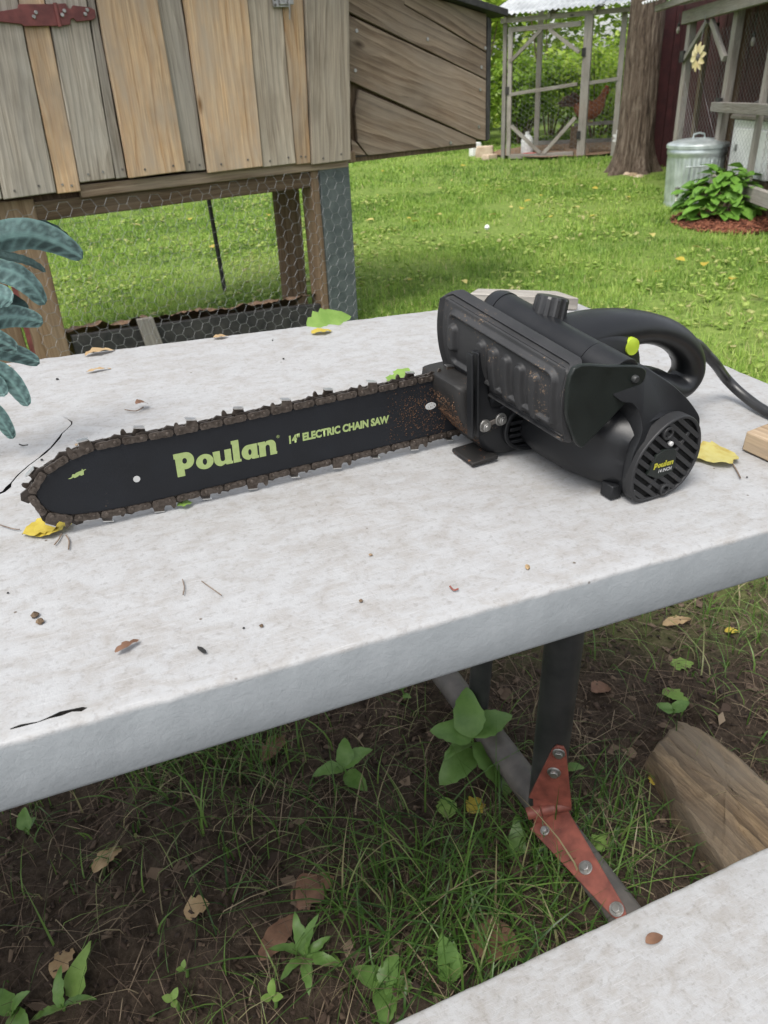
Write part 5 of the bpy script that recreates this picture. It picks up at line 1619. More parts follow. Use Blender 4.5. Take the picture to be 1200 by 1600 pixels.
# ------------------------------------------------------------------ galvanised bin
cb = gp(1078, 320); s_can = .155; cM = Matrix.Translation(cb); can = thing('galvanised_bin', cM, 'fluted galvanised metal bin with domed lid in front of the shed', 'bin')
rb = .245; hb = .475; N_ = 240; rings = []
for r_, z, fl2 in ((rb * .90, .0, 0), (rb * .915, .02, 0), (rb * .90, .035, 0), (rb * .90, .055, .3), (rb * .905, .07, 1), (rb * .95, hb - .11, 1), (rb * .955, hb - .09, .2), (rb * .955, hb - .07, 0), (rb * .99, hb - .055, 0), (rb * .99, hb - .03, 0), (rb * .965, hb - .02, 0), (rb * .975, hb, 0)):
    rings.append([((r_ + fl2 * .009 * (abs(math.sin(18 * a)) ** .7 - .6)) * math.cos(a), (r_ + fl2 * .009 * (abs(math.sin(18 * a)) ** .7 - .6)) * math.sin(a), z) for a in [2 * math.pi * i / N_ for i in range(N_)]])
m = MB(); m.loft(rings, True, False); m.build('bin_body', MT['galv'], can, cM, smooth=50)
m = MB(); m.lathe([(rb * 1.0, hb - .012), (rb * 1.03, hb - .012), (rb * 1.03, hb + .012), (rb * .99, hb + .022), (rb * .8, hb + .038), (rb * .5, hb + .05), (rb * .2, hb + .056), (0, hb + .057)], 48); lid = m.build('lid', MT['galv'], can, cM, smooth=40)
m = MB(); m.tube([(-.05, 0, hb + .05), (-.045, 0, hb + .085), (0, 0, hb + .095), (.045, 0, hb + .085), (.05, 0, hb + .05)], .007, 8); m.build('lid_handle', MT['galv'], lid, cM)
for sg in (-1, 1):
    m = MB(); m.tube([(sg * .16 - .10 * sg * 0, sg * rb * .86, hb - .10), (sg * .18, sg * rb * 1.02, hb - .14), (-sg * .02, sg * rb * 1.12, hb - .14), (-sg * .04, sg * rb * .97, hb - .10)], .006, 8); m.build('side_handle', MT['galv'], can, cM)

# ------------------------------------------------------------------ hydrangea in a mulch bed
hb_ = gp(1120, 345); hM = Matrix.Translation(hb_)
hy = thing('hydrangea_bush', hM, 'low bright green broadleaf bush in a red mulch bed beside the bin', 'bush')
lm = leafmesh('bush_leaf', .12, .085, fold=.22, droop=.25, mt=MT['hydrangea'], serr=.05)
m = MB()
for k in range(9):
    a = k * .7; m.tube([(.02 * math.cos(a), .02 * math.sin(a), -.02), (.11 * math.cos(a), .11 * math.sin(a), .15), (.17 * math.cos(a), .17 * math.sin(a), .27)], [.008, .006, .004], 6)
m.build('stems', MT['twig'], hy, hM)
for k in range(270):
    u = rnd.random(); th = math.acos(1 - .98 * u); a = rnd.uniform(0, 6.283); r_ = rnd.uniform(.72, 1.0)
    p = Vector((.29 * r_ * math.sin(th) * math.cos(a), .29 * r_ * math.sin(th) * math.sin(a), .05 + .35 * r_ * math.cos(th)))
    put_leaf(lm, 'leaf', hy, hb_ + p, a + rnd.uniform(-.6, .6), rnd.uniform(-.6, .35), rnd.uniform(-.4, .4), rnd.uniform(.7, 1.15))
mc = gp(1132, 350); g = np.random.default_rng(8); n = 2600
rr_ = np.sqrt(g.random(n)); aa = g.uniform(0, 2 * np.pi, n)
bx_ = mc.x + .34 * rr_ * np.cos(aa); by_ = mc.y + .50 * rr_ * np.sin(aa) + .05; bz_ = .01 + .045 * (1 - rr_ ** 2)


def chips(bx, by, bz, ln0, ln1, w0, w1, seed, tilt=.35, tone=(0, 1)):
    g = np.random.default_rng(seed); n = len(bx)
    az = g.uniform(0, 2 * np.pi, n); ln_ = g.uniform(ln0, ln1, n); w = g.uniform(w0, w1, n); tl = g.normal(0, tilt, n); tr = g.normal(0, tilt, n)
    d = np.stack([np.cos(az) * np.cos(tl), np.sin(az) * np.cos(tl), np.sin(tl)], 1); s = np.stack([-np.sin(az) * np.cos(tr), np.cos(az) * np.cos(tr), np.sin(tr)], 1)
    p = np.stack([bx, by, bz], 1); a = d * ln_[:, None] / 2; b = s * w[:, None] / 2; nn = np.cross(d, s) * (w[:, None] * .25)
    j = lambda k: 1 + g.uniform(-k, k, (n, 1))
    V = np.stack([p - a * j(.3) - b * j(.5), p + a * j(.3) - b * j(.5), p + a * j(.3) + b * j(.5), p - a * j(.3) + b * j(.5)], 1)
    V = np.concatenate([V, V - nn[:, None, :]], 1).reshape(-1, 3)
    base = np.arange(n)[:, None] * 8
    Q = np.concatenate([base + np.array(q) for q in ([0, 1, 2, 3], [7, 6, 5, 4], [0, 4, 5, 1], [1, 5, 6, 2], [2, 6, 7, 3], [3, 7, 4, 0])])
    return V, Q, np.repeat(np.clip(g.uniform(tone[0], tone[1], n), 0, 1), 8)


V, Q, tn = chips(bx_, by_, bz_, .025, .07, .012, .03, 4)
tag(link('mulch', np_mesh('mulch', V, Q), MT['mulch'], smooth=0, attr=tn), 'red bark mulch spread around the bush', 'mulch', kind='stuff')
# clear garden stake light in front of the bin
sb_ = gp(1054, 331); sM = Matrix.Translation(sb_); sl = thing('garden_stake', sM, 'small pale stake with knobbed top in front of the bin', 'garden stake')
m = MB(); m.tube([(0, 0, -.03), (0, 0, .17)], .008, 8); m.build('stem', MT['white'], sl, sM)
m = MB(); m.lathe([(0, .12), (.016, .125), (.018, .14), (.008, .15), (.008, .16), (.020, .17), (.021, .19), (0, .20)], 12); m.build('knob', MT['steel'], sl, sM)
# daisy ornament and small stones at the foot of the tree
db = gp(965, 258); dM = Matrix.Translation(db); dz_ = thing('daisy_ornament', dM, 'white daisy ornament on a stem at the foot of the tree', 'ornament')
m = MB(); m.tube([(0, 0, -.02), (.0, 0, .30)], .008, 6); m.build('stem', MT['weed'], dz_, dM)
pm2 = leafmesh('petal', .085, .05, mt=MT['white'])
for k in range(9):
    a = 2 * math.pi * k / 9; d_ = Vector((math.cos(a), 0, math.sin(a))); o = bpy.data.objects.new('petal', pm2); COL.objects.link(o); place(o, dz_, mat4([d_, Vector((0, -1, 0)).cross(d_), (0, -1, 0)], db + Vector((0, -.012, .32)) + d_ * .02))
m = MB(); m.lathe([(.030, -.012), (.03, 0), (0, .01)], 14); m.build('flower_centre', MT['leaf_yellow'], dz_, dM @ Matrix.Translation((0, -.02, .32)) @ Matrix.Rotation(math.pi / 2, 4, 'X'))
for k in range(7):
    p = gp(952 + 9 * k + rnd.uniform(-3, 3), 268 + 2.2 * k); m = MB(); sc_ = rnd.uniform(.04, .075)
    m.lathe([(0, -.6 * sc_), (.9 * sc_, -.2 * sc_), (sc_, .2 * sc_), (.55 * sc_, .6 * sc_), (0, .68 * sc_)], 9)
    m.V = [(x * rnd.uniform(.85, 1.15), y * rnd.uniform(.85, 1.15), z) for x, y, z in m.V]
    tag(m.build('edge_stone', MT['concrete' if k % 2 else 'stone'], None, Matrix.Translation(p)), 'small rounded stone in the row at the foot of the tree', 'stone', 'small stones at the foot of the tree')

# ------------------------------------------------------------------ grass
def blades(bx, by, h, w, lean, tone, seed, segs=3, z=None):
    g = np.random.default_rng(seed); n = len(bx)
    az = g.uniform(0, 2 * np.pi, n); fz = az + g.normal(np.pi / 2, .5, n)
    bz = gheight(bx, by) - .004 if z is None else z
    P = np.stack([bx, by, bz], 1); d = np.stack([np.cos(az), np.sin(az), np.zeros(n)], 1); s = np.stack([np.cos(fz), np.sin(fz), np.zeros(n)], 1)
    V = []
    for k in range(segs + 1):
        t = k / segs
        c = P + d * (h * lean * t ** 2)[:, None] + np.array([0, 0, 1.0]) * (h * (t - .55 * np.minimum(lean, 1.1) * t ** 2))[:, None]
        ww = (w * .5 * (1 - t ** 1.6) + (.0002 if k == segs else 0))[:, None]
        if k == segs: V.append(c[:, None, :])
        else: V.append(np.stack([c - s * ww, c + s * ww], 1))
    V = np.concatenate(V, 1); nv = 2 * segs + 1; V = V.reshape(-1, 3)
    b = np.arange(n)[:, None] * nv
    Q = np.concatenate([b + np.array([2 * k, 2 * k + 1, 2 * k + 3, 2 * k + 2]) for k in range(segs - 1)]) if segs > 1 else None
    Tr = b + np.array([2 * segs - 2, 2 * segs - 1, 2 * segs])
    return V, Q, Tr, np.repeat(np.clip(tone, 0, 1), nv)


def join(parts):
    V = []; Q = []; Tr = []; tn = []; o = 0
    for v, q, t, a in parts:
        V.append(v); tn.append(a)
        if q is not None: Q.append(q + o)
        Tr.append(t + o); o += len(v)
    return np.concatenate(V), (np.concatenate(Q) if Q else None), np.concatenate(Tr), np.concatenate(tn)


g = np.random.default_rng(77)
lawn = []


def lawn_patch(n, x0, x1, y0, y1, hh, ww, seed, segs=2):
    x = g.uniform(x0, x1, n); y = g.uniform(y0, y1, n)
    worn = fbm(x * .55 + 3, y * .55 + 9, 41); tuft = fbm(x * 2.4, y * 2.4, 43); fine = fbm(x * 9, y * 9, 47, 3)
    # keep off the bare run floor, mulch, tree foot, coop bedding
    rel = np.stack([x - A_[0], y - A_[1]], 1) @ np.array([[uc[0], aw[0]], [uc[1], aw[1]]])
    ok = ~((rel[:, 0] > -.1) & (rel[:, 0] < 1.5) & (rel[:, 1] > -.05) & (rel[:, 1] < .55 + .25 * fine))
    ok &= (((x - mc.x) / .36) ** 2 + ((y - mc.y - .05) / .52) ** 2) > 1
    ok &= np.hypot(x - tc0.x, y - tc0.y) > .36
    bare = np.clip((worn - .60) * 9, 0, .75) + np.clip((fine - .62) * 4, 0, .5)
    ok &= g.random(n) > bare
    ok &= ~((x > 2.72) & (y > 5) & (y < 8.6) & (x > 2.95 - .0 * y))
    rr = ((x - P0.x) * fr.x + (y - P0.y) * fr.y); dd = -((x - P0.x) * frn.x + (y - P0.y) * frn.y)
    ok &= ~((rr > -.3) & (rr < 2.2) & (dd > .0) & (dd < 2.1))
    x, y, tuft, worn, fine = x[ok], y[ok], tuft[ok], worn[ok], fine[ok]; k = len(x)
    h = hh * (.55 + .9 * tuft) * g.uniform(.5, 1.3, k); w = ww * g.uniform(.6, 1.3, k)
    tone = .18 + .75 * (tuft - .25) + .35 * (fine - .45) + g.normal(0, .15, k) + np.clip((worn - .55) * 1.2, 0, .4)
    straw = g.random(k) < .05; tone[straw] = g.uniform(.85, 1.0, straw.sum())
    lawn.append(blades(x, y, h, w, np.abs(g.normal(.55, .4, k)), tone, seed, segs))


lawn_patch(75000, -2.2, 2.4, 1.45, 3.4, .052, .0042, 1, 3)
lawn_patch(80000, -3.0, 3.6, 3.4, 6.0, .052, .0058, 2)
lawn_patch(70000, -3.5, 4.2, 6.0, 9.5, .052, .0090, 3)
lawn_patch(50000, -4.0, 6.5, 9.5, 16.5, .060, .0150, 4)
V, Q, Tr, tn = join(lawn)
tag(link('lawn_grass', np_mesh('lawn_grass', V, Q, Tr), MT['grass'], smooth=0, attr=tn), 'short bright green lawn grass across the yard', 'grass', kind='stuff')
# clover and broad weeds in the lawn: little upward-facing leaves
n = 9000
x = g.uniform(-2.5, 4.0, n); y = g.uniform(1.6, 9.5, n); keep = fbm(x * 1.7 + 4, y * 1.7, 61) > .50
rel = np.stack([x - A_[0], y - A_[1]], 1) @ np.array([[uc[0], aw[0]], [uc[1], aw[1]]])
keep &= ~((rel[:, 0] > -.1) & (rel[:, 0] < 1.5) & (rel[:, 1] > -.1) & (rel[:, 1] < .8)); keep &= x < 2.7; x, y = x[keep], y[keep]
V, Q, tn = chips(x, y, gheight(x, y) + g.uniform(.018, .042, len(x)), .016, .034, .014, .028, 71, .35, (.45, .95))
tag(link('clover', np_mesh('clover', V, Q), MT['grass'], smooth=0, attr=tn), 'clover and broad lawn weeds among the grass', 'clover', kind='stuff')

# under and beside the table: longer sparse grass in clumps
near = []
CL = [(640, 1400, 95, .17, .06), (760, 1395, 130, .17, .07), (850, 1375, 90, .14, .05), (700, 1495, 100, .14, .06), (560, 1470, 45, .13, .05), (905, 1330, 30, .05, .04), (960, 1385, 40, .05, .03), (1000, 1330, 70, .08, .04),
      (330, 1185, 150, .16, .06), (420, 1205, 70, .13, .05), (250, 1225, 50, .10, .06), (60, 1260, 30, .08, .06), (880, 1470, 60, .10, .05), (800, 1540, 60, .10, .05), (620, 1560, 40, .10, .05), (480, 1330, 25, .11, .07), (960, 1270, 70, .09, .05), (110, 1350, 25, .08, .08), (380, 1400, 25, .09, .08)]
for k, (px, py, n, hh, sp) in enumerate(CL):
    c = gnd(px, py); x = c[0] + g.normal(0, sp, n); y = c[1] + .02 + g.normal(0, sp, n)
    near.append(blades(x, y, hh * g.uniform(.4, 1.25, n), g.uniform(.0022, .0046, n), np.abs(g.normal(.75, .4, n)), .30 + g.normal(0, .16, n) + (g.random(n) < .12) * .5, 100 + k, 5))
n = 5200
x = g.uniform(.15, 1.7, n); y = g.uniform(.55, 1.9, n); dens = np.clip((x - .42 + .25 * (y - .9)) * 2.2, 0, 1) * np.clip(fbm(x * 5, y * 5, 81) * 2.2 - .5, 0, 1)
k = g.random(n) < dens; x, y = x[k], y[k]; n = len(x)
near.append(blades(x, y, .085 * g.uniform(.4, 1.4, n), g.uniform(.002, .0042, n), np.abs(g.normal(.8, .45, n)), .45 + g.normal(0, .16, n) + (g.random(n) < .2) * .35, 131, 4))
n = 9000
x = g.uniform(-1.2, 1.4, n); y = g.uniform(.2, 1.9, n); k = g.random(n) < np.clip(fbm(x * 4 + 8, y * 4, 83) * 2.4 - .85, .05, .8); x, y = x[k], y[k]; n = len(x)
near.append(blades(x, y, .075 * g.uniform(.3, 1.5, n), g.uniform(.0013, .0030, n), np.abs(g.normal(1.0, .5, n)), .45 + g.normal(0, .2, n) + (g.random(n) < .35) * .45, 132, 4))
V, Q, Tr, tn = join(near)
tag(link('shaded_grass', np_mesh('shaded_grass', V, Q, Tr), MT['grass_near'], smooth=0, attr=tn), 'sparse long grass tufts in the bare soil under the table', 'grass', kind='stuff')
# litter of dead leaf scraps, bark and dry stalks over the soil
n = 15000; x = g.uniform(-1.0, 1.4, n); y = g.uniform(.15, 1.8, n)
V, Q, tn = chips(x, y, gheight(x, y) + g.uniform(-.001, .006, n), .003, .017, .002, .008, 91, .5, (0, .6))
tag(link('leaf_litter', np_mesh('leaf_litter', V, Q), MT['straw'], smooth=0, attr=tn), 'dark scraps of dead leaf and bark covering the soil', 'litter', kind='stuff')
n = 420; x = g.uniform(-1.0, 1.4, n); y = g.uniform(.15, 1.8, n)
lf_ = leaves(np.stack([x, y, gheight(x, y) + .006], 1), n, .003, .032, (.1, .95), flat=.2, seed=55)
tag(link('dead_leaves', np_mesh('dead_leaves', lf_[0], lf_[1]), MT['straw'], smooth=0, attr=lf_[2]), 'small dead brown leaf bits scattered over the soil', 'litter', kind='stuff')
n = 2200; x = g.uniform(-1.0, 1.4, n); y = g.uniform(.15, 1.8, n)
V, Q, tn = chips(x, y, gheight(x, y) + g.uniform(.001, .012, n), .02, .10, .0008, .0018, 92, .2, (.2, .9))
tag(link('dry_stalks', np_mesh('dry_stalks', V, Q), MT['straw'], smooth=0, attr=tn), 'thin dry stalks and twigs strewn over the soil', 'stalks', kind='stuff')

th_ = []
n = 9500; x = g.uniform(-1.0, 1.5, n); y = g.uniform(.15, 1.9, n)
th_.append(blades(x, y, g.uniform(.02, .075, n), g.uniform(.0008, .0019, n), g.uniform(1.2, 2.2, n), g.uniform(.15, .85, n), 141, 4))
V, Q, Tr, tn = join(th_)
tag(link('dry_thatch', np_mesh('dry_thatch', V, Q, Tr), MT['straw'], smooth=0, attr=tn), 'tangle of bent dry grass over the soil', 'thatch', kind='stuff')

# ------------------------------------------------------------------ weeds under the table, each a plant with its leaves
wl = leafmesh('weed_leaf', .085, .056, .28, .38, 12, MT['weed'], jit=.10); wl2 = leafmesh('weed_leaf', .10, .032, .3, .5, 12, MT['weed'], jit=.16); wl3 = leafmesh('weed_leaf', .03, .020, .15, .1, 6, MT['leaf_green'])


def weed(px, py, spec, me, hgt, lab, name='broadleaf_weed', scl=.62):
    b = Vector(gnd(px, py, 0)); b.z = float(gheight(b.x, b.y)); M = Matrix.Translation(b); t = thing(name, M, lab, 'weed', 'weeds growing under the table')
    m = MB(); m.tube([(0, 0, -.01), (.004, .002, hgt * .5), (.0, .0, hgt)], [.0028, .0024, .0016], 7); m.build('stem', MT['weed'], t, M)
    for az, z, pitch, s_ in spec: put_leaf(me, 'leaf', t, b + Vector((0, 0, hgt * z)), math.radians(az), math.radians(pitch), rnd.uniform(-.4, .4), s_ * scl * rnd.uniform(.85, 1.1))


weed(738, 1198, [(95, 1, 50, 1.0), (28, 1, 12, 1.1), (165, .95, 12, .9), (200, .8, -5, .75), (-50, .8, -28, 1.35), (-140, .6, -12, 1.1), (-20, .5, -20, .8)], wl, .075, 'largest broadleaf weed, beside the pipe leg', scl=1.0)
weed(540, 1222, [(185, .8, 5, 1.2), (80, 1, 50, 1.0), (20, .9, 30, 1.1), (-40, .6, -5, 1.1)], wl, .045, 'four-leaved weed left of the large broadleaf one')
weed(630, 1100, [(110, 1, 60, .75), (-30, .5, 10, .4)], wl, .03, 'single-leaved weed close below the table edge')
weed(478, 1500, [(170, .3, 25, .85), (110, .4, 55, .9), (60, .4, 60, 1.0), (20, .4, 30, .8), (-20, .3, 12, .95), (-80, .2, 10, .8), (-140, .2, 8, .7)], wl2, .015, 'rosette weed with narrow upright leaves at bottom centre')
weed(600, 1548, [(150, .3, 20, .9), (60, .4, 30, .9), (-10, .3, 15, 1.0), (-90, .3, 10, .9)], wl, .012, 'low round-leaved weed near the bench edge')
weed(702, 1535, [(95, .4, 60, 1.25), (75, .3, 50, .9), (30, .2, 30, .7)], wl, .012, 'tall upright weed leaf just above the bench edge')
weed(95, 1575, [(100, .4, 50, .9), (10, .4, 20, .9), (200, .3, 15, .7)], wl2, .012, 'thin-leaved weed in the lower left corner')
weed(18, 1590, [(40, .4, 40, .8), (130, .4, 30, .8), (-30, .3, 20, .7)], wl, .015, 'small pale weed touching the lower left edge')
weed(45, 1310, [(95, .6, 55, .8), (60, .4, 30, .5)], wl, .015, 'small weed below the table at the left')
weed(275, 1575, [(60, 1, 40, .9), (180, 1, 30, .9), (-60, .9, 20, .9), (120, .8, 30, .7)], wl3, .03, 'tiny seedling with round leaves at the bottom left', 'seedling')
weed(288, 1520, [(80, 1, 40, .6), (200, 1, 30, .6)], wl3, .02, 'tiny seedling pair above the other one', 'seedling')
weed(430, 1580, [(80, 1, 50, 1.1), (190, .9, 20, .9), (-10, .9, 20, .9)], wl3, .03, 'tiny seedling below the rosette weed', 'seedling')
weed(1050, 1120, [(20, .5, 25, .7), (150, .5, 20, .6)], wl, .02, 'small weed in the grass between leg and split log')
weed(885, 1205, [(-10, .5, 20, .55), (170, .4, 10, .4)], wl, .012, 'small green weed close right of the leg')

# ------------------------------------------------------------------ fallen leaves
def fallen(px, py, ln_, w, az, mt, lab, group=None, table_top=False, tilt=.05, droop=.25, c=0.0, roll=0.0, name='fallen_leaf'):
    me = leafmesh('fallen_leaf', ln_, w, rnd.uniform(.12, .35), droop, 12, MT[mt], serr=rnd.uniform(0, .08), jit=.22)
    if table_top:
        p = tb(px, py, c); M = M_TABLE @ Matrix.Translation((p[0], p[1], c + .0035))
    else:
        q = gnd(px, py, 0); z = float(gheight(q[0], q[1])); q = gnd(px, py, z); M = Matrix.Translation((q[0], q[1], z + .007 + c))
    M = M @ Matrix.Rotation(math.radians(az), 4, 'Z') @ Matrix.Rotation(-tilt, 4, 'Y') @ Matrix.Rotation(roll, 4, 'X') @ Matrix.Translation((-ln_ / 2, 0, 0))
    return tag(link(name, me, None, None, M, smooth=0), lab, 'leaf', group)


GRP = 'fallen leaves under the table'
for a in [(745, 1263, .040, .034, 30, 'leaf_yellow', 'round yellow leaf on the soil, right of a duller one'), (697, 1265, .042, .034, 100, 'leaf_green', 'dull olive leaf left of the round yellow leaf'),
          (430, 1168, .085, .04, 70, 'leaf_brown', 'curled brown leaf close below the table edge'), (490, 1395, .075, .055, 30, 'leaf_brown', 'broad dull brown leaf above the rosette weed'), (437, 1465, .085, .035, 60, 'leaf_brown', 'narrow brown leaf leaning beside the rosette weed'),
          (776, 1480, .075, .06, -30, 'leaf_brown', 'reddish brown leaf just above the bench edge'), (308, 1422, .04, .035, 10, 'leaf_tan', 'small tan leaf scrap on bare soil'), (1055, 1092, .06, .034, -60, 'leaf_green', 'pale green leaf right of the soil, above the split log'),
          (1065, 1042, .05, .035, 5, 'leaf_green', 'pale green leaf below the table edge at right'), (1057, 974, .065, .03, 5, 'leaf_tan', 'tan curled leaf close below the table edge at right'), (940, 1322, .04, .03, 10, 'leaf_green', 'small lime leaf right of the red hinge'),
          (1022, 1222, .028, .02, 60, 'leaf_yellow', 'tiny yellow leaf at the end of the split log'), (1143, 990, .03, .02, -20, 'leaf_yellow', 'tiny yellow leaf in the grass under the table corner'), (808, 1330, .10, .032, 85, 'weed', 'upright green blade-like leaf left of the hinge'),
          (118, 1548, .12, .035, 65, 'leaf_green', 'long curled green leaf in the lower left'), (101, 1505, .05, .03, 80, 'leaf_tan', 'small orange-tan dry leaf in the lower left'), (170, 1345, .06, .03, 60, 'leaf_tan', 'dull tan leaf on the soil at left'), (940, 1080, .05, .035, 20, 'leaf_brown', 'brown leaf on the soil behind the leg')]:
    px, py, ln_, w, az, mt, lab = a
    fallen(px, py, ln_, w, az, mt, lab, GRP, tilt=(.9 if 'upright' in lab or 'long curled' in lab else rnd.uniform(-.1, .25)))
GT = 'leaves on the white table'
fallen(1110, 716, .052, .044, 165, 'leaf_pale', 'pale yellow leaf on the table beside the saw motor', GT, True, droop=.05)
fallen(66, 831, .030, .026, 190, 'leaf_yellow', 'yellow leaf under the nose of the saw bar, left half', GT, True, droop=.12)
fallen(86, 830, .032, .024, 20, 'leaf_yellow', 'yellow leaf under the nose of the saw bar, right half', GT, True, droop=.12)
fallen(515, 504, .075, .038, 8, 'leaf_green', 'long green leaf lying on the far edge of the table', GT, True, droop=.1, roll=.5)
fallen(503, 521, .032, .018, 5, 'leaf_yellow', 'small bright yellow leaf below the long green one', GT, True)
fallen(628, 592, .034, .024, 40, 'leaf_green', 'torn green leaf behind the saw chain near the housing', GT, True, tilt=.5)
fallen(612, 596, .016, .014, 80, 'leaf_green', 'tiny green scrap left of the torn leaf behind the chain', GT, True, tilt=.5)
fallen(290, 792, .014, .010, 10, 'leaf_green', 'tiny lime scrap under the lower chain', GT, True)
fallen(157, 553, .040, .016, 15, 'leaf_tan', 'tan leaf on the table near the coop post', GT, True)
fallen(345, 529, .022, .012, 5, 'leaf_tan', 'small straw-coloured leaf at the far table edge', GT, True)
fallen(155, 581, .030, .007, 10, 'leaf_tan', 'narrow tan sliver on the table below the tan leaf', GT, True)
fallen(222, 633, .014, .012, 20, 'leaf_brown', 'small curled brown leaf with a long stalk', GT, True, droop=.8, c=.004)
fallen(8, 578, .020, .016, 60, 'leaf_tan', 'tan flower-like scrap at the left table edge', GT, True)
fallen(200, 1014, .018, .006, 25, 'leaf_brown', 'brown sliver near the front edge of the table', GT, True)
fallen(1008, 1476, .022, .010, 0, 'leaf_brown', 'brown scrap of leaf on the bench', GT, False, c=0) if False else None
bm_ = M_TABLE.inverted()
pb = tb(1008, 1476, BZ)
me = leafmesh('leaf_scrap', .020, .010, .3, .3, 8, MT['leaf_brown'])
tag(link('leaf_scrap', me, None, None, M_TABLE @ Matrix.Translation((pb[0], pb[1], BZ + .003)), smooth=0), 'brown scrap of leaf lying on the bench', 'leaf')
# crumbs and twigs on the table
def crumb(px, py, s_, mt, lab, el=1.0):
    p = tb(px, py); m = MB()
    m.lathe([(0, -.2 * s_), (.7 * s_, 0), (.9 * s_, .35 * s_), (.5 * s_, .75 * s_), (0, .85 * s_)], 8)
    m.V = [(x * el * rnd.uniform(.7, 1.2), y * rnd.uniform(.7, 1.2), z * rnd.uniform(.8, 1.2)) for x, y, z in m.V]
    tag(m.build('crumb', MT[mt], None, M_TABLE @ Matrix.Translation((p[0], p[1], .0008)) @ Matrix.Rotation(rnd.uniform(0, 3), 4, 'Z')), lab, 'crumb', 'crumbs on the table')


for a in [(55, 964, .0035, 'wood_beam', 'dark brown clump of dirt, upper lump near the front left'), (63, 974, .0035, 'wood_beam', 'dark brown clump of dirt, lower lump near the front left'), (564, 941, .0020, 'wood_beam', 'dark dirt crumb in the middle of the front table area'),
          (579, 869, .0018, 'wood_post', 'small brown crumb below the lettered bar'), (409, 980, .0018, 'wood_beam', 'dark crumb left of centre near the front edge'), (381, 983, .0010, 'dark', 'tiny black speck next to the dark crumb'), (316, 1018, .0022, 'dark', 'black flat chip near the front edge', 2.2),
          (824, 888, .0022, 'leaf_tan', 'tan wood chip below the saw motor', 2.0), (120, 697, .0022, 'wood_scrap', 'tan crumb above the bar nose'), (104, 704, .0012, 'dark', 'dark speck left of the tan crumb'), (66, 720, .0016, 'dark', 'dark speck by the crack'), (13, 928, .0010, 'dark', 'dark speck at the left table edge'),
          (90, 594, .0022, 'dark', 'dark crumb on the table near the left coop post'), (443, 562, .0018, 'dark', 'dark crumb on the far table half'), (426, 533, .0014, 'dark', 'dark speck near the far table edge'), (1167, 747, .0012, 'dark', 'dark speck near the right block')]:
    crumb(*a)


def twig(pts, r, lab, mt='twig'):
    p3 = [tb(*q, .0022) for q in pts]; o = Vector(p3[0]); m = MB(); m.tube(catmull([tuple(Vector(p) - o) for p in p3], 4, closed=False), r, 6)
    tag(m.build('twig', MT[mt], None, M_TABLE @ Matrix.Translation((o.x, o.y, .0022))), lab, 'twig', 'twigs and stalks on the table')


twig([(195, 640), (212, 642), (224, 636)], .0006, 'thin stalk of the curled brown leaf')
twig([(85, 851), (92, 842), (96, 834)], .0006, 'short leaf stalk below the yellow leaves')
twig([(107, 858), (108, 845), (103, 836)], .0006, 'curved leaf stalk right of the short one')
twig([(0, 820), (20, 826), (31, 827)], .0005, 'thin stalk left of the bar nose')
twig([(1140, 718), (1150, 733), (1157, 747)], .0007, 'thin twig at the tip of the pale yellow leaf')
twig([(285, 905), (288, 918), (286, 929)], .0004, 'hair-thin stalk on the middle of the table')
twig([(315, 908), (332, 920), (346, 930)], .0004, 'hair-thin diagonal stalk right of the other')
twig([(703, 916), (709, 922), (716, 920)], .0007, 'tiny red thread near the front edge', 'red_hinge2')
twig([(44, 695), (36, 696), (30, 694)], .0006, 'thin dark sliver above the crack', 'dark')

# yellow leaves on the lawn
yl = leafmesh('lawn_leaf', .075, .05, .2, .2, 6, MT['leaf_yellow']); pl_ = leafmesh('lawn_leaf', .07, .045, .3, .3, 6, MT['leaf_pale'])
spots = [(685, 300), (590, 310), (720, 263), (880, 291), (925, 298), (830, 318), (795, 326), (845, 308), (815, 330), (765, 345), (930, 345), (1055, 411), (1080, 392), (1022, 433), (655, 352), (585, 347), (636, 345), (640, 446), (722, 449), (622, 268), (600, 270), (706, 285), (760, 295), (1140, 450), (1015, 372), (500, 521 - 190), (300, 345), (380, 330), (250, 322), (420, 340), (210, 360), (330, 390), (160, 345), (400, 365), (1100, 420), (985, 312), (905, 330), (775, 300), (860, 345), (690, 345)]
for k, (px, py) in enumerate(spots):
    q = gnd(px, py + 2); z = float(gheight(q[0], q[1])) + .045
    M = Matrix.Translation((q[0], q[1], z)) @ Matrix.Rotation(rnd.uniform(0, 6.28), 4, 'Z') @ Matrix.Rotation(rnd.uniform(-.35, .35), 4, 'X') @ Matrix.Scale(rnd.uniform(.6, 1.15), 4)
    o = bpy.data.objects.new('lawn_leaf', yl if k % 3 else pl_); COL.objects.link(o); place(o, None, M); tag(o, 'small yellow fallen leaf lying on the lawn grass', 'leaf', 'yellow leaves on the lawn')
q = gnd(760, 378); M = Matrix.Translation((q[0], q[1], 0)); dn_ = thing('dandelion_clock', M, 'white dandelion seed head standing in the lawn', 'dandelion')
m = MB(); m.tube([(0, 0, 0), (.004, 0, .09)], .002, 6); m.build('stem', MT['weed'], dn_, M)
m = MB(); m.lathe([(0, -.02), (.014, -.014), (.02, 0), (.014, .014), (0, .02)], 12); m.build('seed_head', MT['white'], dn_, M @ Matrix.Translation((.004, 0, .105)))

